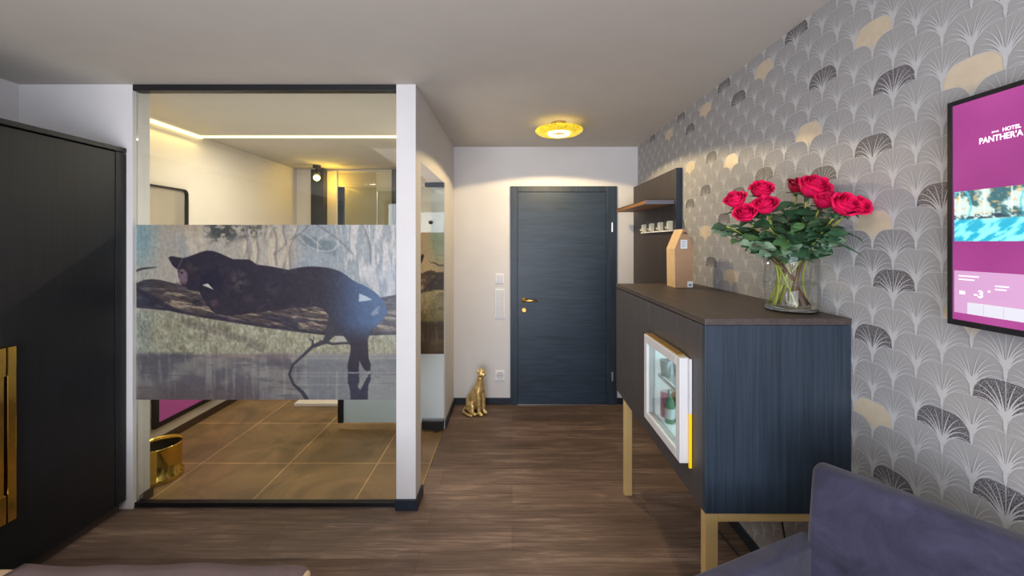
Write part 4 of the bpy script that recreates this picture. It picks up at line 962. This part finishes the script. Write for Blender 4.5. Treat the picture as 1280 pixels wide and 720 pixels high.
# stray blade at right
tw = thing('leaf_blade', 'single long thin green leaf sticking out to the right of the bouquet', 'foliage', (VXc, VYc, cz1))
bl = MB(); pA, pB = PT(1036, 300, 1.36), PT(1080, 315, 1.28)
leaf_shape(bl, pA, pB-pA, (0,-1,1), (pB-pA).length, 0.014, curl=0.15); bl.tube([(VXc+0.04,VYc-0.02,cz1+VH), tuple((pA+Vector((VXc+0.04,VYc-0.02,cz1+VH)))/2+Vector((0,0,0.03))), tuple(pA)], 0.002, 6)
bl.build('blade', M['leaf'], tw, smooth=True)

# =================================================================== television
ty0, ty1, tz0, tz1 = 0.008, 1.056, 1.339, 1.931
txf = 1.172
tv = thing('television', 'wall-mounted television with a black frame showing a magenta hotel screen', 'television', (1.2, 0.53, tz0))
MB().box(txf+0.006, XR-0.002, ty0+0.01, ty1-0.01, tz0+0.01, tz1-0.01).build('back_housing', M['black'], tv)
bz = 0.012
MB().box(txf, txf+0.012, ty0, ty0+bz, tz0, tz1).box(txf, txf+0.012, ty1-bz, ty1, tz0, tz1).box(txf, txf+0.012, ty0+bz, ty1-bz, tz0, tz0+bz+0.003).box(txf, txf+0.012, ty0+bz, ty1-bz, tz1-bz, tz1).build('bezel', M['black'], tv, bevel=0.001)
scr = MB().box(txf+0.002, txf+0.006, ty0+bz, ty1-bz, tz0+bz+0.003, tz1-bz).build('screen', M['magenta'], tv)
scr['_at'] = 1
ROT = Matrix(((0,0,-1,0),(-1,0,0,0),(0,1,0,0),(0,0,0,1)))
wt = emismat('screen_white', (246,236,246), 0.95); wt2 = emismat('screen_soft_white', (226,196,224), 0.8); gt = emismat('screen_grey_text', (232,228,240), 0.5); pan = emismat('screen_pale_panel', (196,150,190), 0.42); pan2 = emismat('screen_paler_panel', (206,206,216), 0.42)
scr['_at'] = 1
def par_fix(o):
    return o
class _P: pass
def stext(body, size, m, yy, zz, align='LEFT', sx=1.0, name='screen_text', bold=0.0):
    return text_obj(body, size, m, name, scr, Vector((txf+0.0012, yy, zz)), ROT, align, 0.0001, sx, bold)
del scr['_at']
stext("PANTHER'A", 0.0205, wt, 0.985, 1.8035, sx=0.79, bold=0.0004, name='logo_lettering')
stext("HOTEL", 0.0125, wt, 0.938, 1.8225, sx=0.88, bold=0.0003, name='logo_lettering')
stext("****", 0.011, wt, 0.959, 1.8205, sx=0.8, name='logo_stars')
def strip_pic(P):
    X, Y = P[:,0], P[:,1]
    def C(r, g, b): return np.array([r, g, b], float)[None, :]
    def mix(A, B, t): return A*(1-t[:,None]) + B*t[:,None]
    n1 = vnoise(X, Y, 14, 22, 51); n2 = vnoise(X, Y, 6, 5, 52); n3 = vnoise(X+Y, Y-0.6*X, 10, 26, 53)
    img = mix(np.repeat(C(176,196,190), len(X), 0), C(52,92,100), sstep(0.5, 0.62, n1))
    img = mix(img, C(190,160,110), sstep(0.58, 0.66, n2)*0.7)
    img = mix(img, C(226,232,222), sstep(0.9, 0.2, np.abs(((X % 17)-8)))*0.7*sstep(55,40,Y))
    for cx in (10, 100, 190, 300):
        rr_ = np.hypot((X-cx)/14.0, (Y-30)/34.0); img = mix(img, C(70,170,186), sstep(1.08,1.0,rr_)*sstep(0.84,0.92,rr_)*0.9)
    img = mix(img, C(40,60,70), sstep(6, 3, np.abs(Y-52))*sstep(0.42,0.55,n2))
    low = mix(np.repeat(C(36,150,178), len(X), 0), C(122,214,224), sstep(0.48, 0.62, n3))
    img = mix(img, low, sstep(54, 60, Y + 8*(n1-0.5)))
    img = img/255.0
    return np.where(img <= 0.04045, img/12.92, ((img+0.055)/1.055)**2.4)
picture_mesh('screen_photo', strip_pic, 0, 640, 0, 100, 320, 56, lambda u, v: np.stack([np.full_like(u, txf+0.0015), 1.040 + (0.03-1.040)*u, 1.690 + (1.560-1.690)*v], 1), attrmat('screen_photo', 0.3, emit=0.8), scr, 'teal and beige photo strip on the screen')
MB().box(txf+0.0013, txf+0.0018, 0.03, 1.040, 1.373, 1.483).build('screen_panel', pan, scr, label='pale pink weather panel on the screen')
MB().box(txf+0.0009, txf+0.00125, 0.03, 1.010, 1.373, 1.403).build('screen_panel', pan2, scr, label='lighter strip at the foot of the weather panel')
stext("-3", 0.025, wt, 0.996, 1.4185, name='screen_text', bold=0.0006)
stext("°", 0.02, wt, 0.968, 1.424, name='screen_text')
tx = MB()
for i, (a_, b_, zc) in enumerate(((1.030,0.985,1.468),(1.030,0.995,1.459),(0.952,0.925,1.449),(0.952,0.93,1.441))): MB().box(txf+0.0008, txf+0.0011, b_, a_, zc, zc+0.0035).build('faint_text_line', gt, scr)
tx.box(txf+0.0008, txf+0.0011, 1.015, 1.028, 1.422, 1.431)
tx.build('weather_icon', gt, scr)
cell = MB()
for yy in (0.975, 0.935, 0.895, 0.85): MB().box(txf+0.0005, txf+0.0008, yy-0.0006, yy, 1.376, 1.400).build('panel_divider', pan, scr)

# =================================================================== armchair
ch = thing('armchair', 'navy-violet suede armchair at the bottom right beside the sideboard', 'armchair', (0.85, 0.65, 0))
Ax = Vector((0.848, 1.111, 0)); back_dir = Vector((0.60, -0.80, 0)).normalized(); arm_dir = Vector((-0.93, -0.37, 0)).normalized()
def slab(pts, thick, z0f, z1f, n_out, name, bev=0.03, rake=0.0, taper=Vector((0,0,0))):
    """upholstered wall following pts; z0f,z1f functions of t; thickness outwards n_out(t)"""
    mb = MB(); n = len(pts); vs = []
    for i, p in enumerate(pts):
        t = i/(n-1); no = n_out(t).normalized(); z0, z1 = z0f(t), z1f(t)
        a, b = p - no*0.0, p + no*thick
        rk = no*rake + taper*max(0, 1-3*t)
        vs += [(a.x, a.y, z0), (a.x+rk.x, a.y+rk.y, z1), (b.x+rk.x, b.y+rk.y, z1), (b.x, b.y, z0)]
    fs = [(0,1,2,3), tuple(4*(n-1)+k for k in (3,2,1,0))]
    for i in range(n-1):
        for k in range(4): fs.append((4*i+k, 4*i+(k+1)%4, 4*i+4+(k+1)%4, 4*i+4+k))
    mb.add(vs, fs)
    o = mb.build(name, M['suede'], ch, bevel=bev, smooth=True, seg=4)
    return o
bpts = [Ax - back_dir*0.035 + back_dir*(0.52*i/6) for i in range(7)]
nb = Vector((0.80, 0.60, 0))
slab(bpts, 0.065, lambda t: 0.34, lambda t: 0.925, lambda t: nb, 'backrest', 0.02, taper=back_dir*0.035)
apts = [Ax - arm_dir*0.045 + arm_dir*(0.54*i/6) for i in range(7)]
na = Vector((-0.37, 0.93, 0))
slab(apts, 0.052, lambda t: 0.30, lambda t: 0.70, lambda t: na, 'armrest', 0.014)
a2 = [Ax + back_dir*0.50 + arm_dir*(0.46*i/6) for i in range(7)]
slab(a2, 0.052, lambda t: 0.30, lambda t: 0.70, lambda t: -na, 'armrest', 0.014)
q0 = Ax + arm_dir*0.02 + back_dir*0.02; q1 = Ax + arm_dir*0.50 + back_dir*0.01; q2 = q1 + back_dir*0.48; q3 = q0 + back_dir*0.46
cs = MB(); cs.prism([(q.x, q.y) for q in (q0,q1,q2,q3)], 0.30, 0.47, axis='z'); cs.build('seat_cushion', M['suede'], ch, bevel=0.03, smooth=True, seg=4)
for q in (q0,q1,q2,q3):
    c_ = (q0+q1+q2+q3)/4; qq = q.lerp(c_, 0.15)
    MB().tube([(qq.x,qq.y,0.30),(qq.x,qq.y,0.002)], [0.02,0.013], 12).build('leg', M['black'], ch)

# =================================================================== bed
bd = thing('bed', 'bed with cream linen at the bottom left corner', 'bed', (-1.3, 0.3, 0))
MB().box(-2.15, -0.66, -1.6, 1.25, 0.002, 0.26).build('bed_base', M['wardrobe'], bd, bevel=0.01)
MB().box(-2.17, -0.655, -1.6, 1.292, 0.262, 0.490).build('mattress', M['sheet'], bd, bevel=0.02, smooth=True, seg=4)
def throw():
    nx, ny = 44, 26; vs = []
    for j in range(ny+1):
        for i in range(nx+1):
            u, v = i/nx, j/ny
            x = -1.60 + 0.985*u; y = 0.55 + 0.79*v
            x -= 0.05*(1-u)*math.sin(v*3+0.5); z = 0.498 + 0.004*math.sin(9*u+3*v) + 0.003*math.sin(21*u-5*v)
            ex = max(0, x + 0.655); ey = max(0, y - 1.262 - 0.004*math.sin(16*u))
            if x > -0.67: z -= 0.0 + 2.6*(x+0.67)**1.0*1.0
            if y > 1.296: z -= 2.6*(y-1.296)
            vs.append((x, y, z))
    fs = [(j*(nx+1)+i, j*(nx+1)+i+1, (j+1)*(nx+1)+i+1, (j+1)*(nx+1)+i) for j in range(ny) for i in range(nx)]
    o = MB().add(vs, fs).build('bed_throw', M['throw'], smooth=True)
    s = o.modifiers.new('thick', 'SOLIDIFY'); s.thickness = 0.006; s.offset = 1
    return o
tag(throw(), 'mauve-grey throw blanket spread over the end of the bed', 'blanket')

# =================================================================== lights
def area(name, loc, rot, sx, sy, e, col, spread=None):
    l = bpy.data.lights.new(name, 'AREA'); l.shape = 'RECTANGLE'; l.size = sx; l.size_y = sy; l.energy = e; l.color = lin(col)[:3]
    if spread: l.spread = spread
    o = bpy.data.objects.new(name, l); COL.objects.link(o); o.location = loc; o.rotation_euler = rot; return o
def point(name, loc, e, col, r=0.03):
    l = bpy.data.lights.new(name, 'POINT'); l.energy = e; l.color = lin(col)[:3]; l.shadow_soft_size = r
    o = bpy.data.objects.new(name, l); COL.objects.link(o); o.location = loc; return o
area('window_daylight', (-0.75, YR+0.05, 1.35), (math.radians(90), 0, 0), 2.9, 1.8, 138, (234,241,255))
area('room_ceiling_fill', (-0.5, 0.2, CEIL-0.05), (0,0,0), 1.6, 1.6, 20, (250,246,240))
sl = bpy.data.lights.new('lamp_spot', 'SPOT'); sl.energy = 52; sl.color = lin((255,226,170))[:3]; sl.spot_size = math.radians(155); sl.spot_blend = 0.06; sl.shadow_soft_size = 0.04
so = bpy.data.objects.new('lamp_spot', sl); COL.objects.link(so); so.location = (L.x, L.y, zr-0.02)
area('ceiling_fill_uplight', (-0.6, -0.9, 0.75), (math.radians(180-18), 0, 0), 2.4, 1.4, 50, (248,248,255))  # added fill lamp behind the camera, aimed up to lift the ceiling
point('lamp_upglow', (L.x, L.y, zr+0.05), 1.2, (255,210,130), 0.02)
point('bath_spot', (-2.19, 4.74, CEIL-0.20), 5, (255,204,70), 0.03)
area('bath_led_left', (BX+0.05, 2.9, CEIL-0.04), (0, math.radians(-25), 0), 0.03, 0.95, 2.4, (255,222,140))
area('bath_fill_uplight', (-1.45, 2.75, 0.95), (math.radians(180), 0, 0), 1.2, 0.5, 13, (255,243,226))  # added uplight hidden behind the print, brightens the bathroom ceiling
area('bath_led_cross', (-1.5, 3.40, CEIL-0.03), (0,0,0), 1.5, 0.03, 34, (255,242,222))
area('fridge_lamp', (0.87, 1.72, hz1-0.02), (0,0,0), 0.2, 0.3, 0.9, (220,242,250))
wd_ = bpy.data.worlds.new('world'); sc.world = wd_; wd_.use_nodes = True
bg = wd_.node_tree.nodes['Background']; bg.inputs[0].default_value = (0.75,0.85,1.0,1); bg.inputs[1].default_value = 0.8

# =================================================================== camera
cam = bpy.data.cameras.new('camera'); co = bpy.data.objects.new('camera', cam); COL.objects.link(co)
co.location = (0, 0, H); co.rotation_euler = (math.radians(90), 0, 0)
cam.sensor_fit = 'HORIZONTAL'; cam.sensor_width = 36; cam.lens = F/1280*36; cam.shift_x = 0; cam.shift_y = -(360-VY)/1280
cam.clip_start = 0.02
sc.camera = co
sc.view_settings.view_transform = 'Standard'; sc.view_settings.look = 'None'; sc.view_settings.exposure = 0; sc.view_settings.gamma = 1
sc.cycles.use_denoising = True; sc.cycles.max_bounces = 10; sc.cycles.transparent_max_bounces = 24; sc.cycles.sample_clamp_indirect = 4; sc.cycles.caustics_reflective = False; sc.cycles.caustics_refractive = False
for o in list(sc.objects):
    if '_at' in o.keys(): del o['_at']
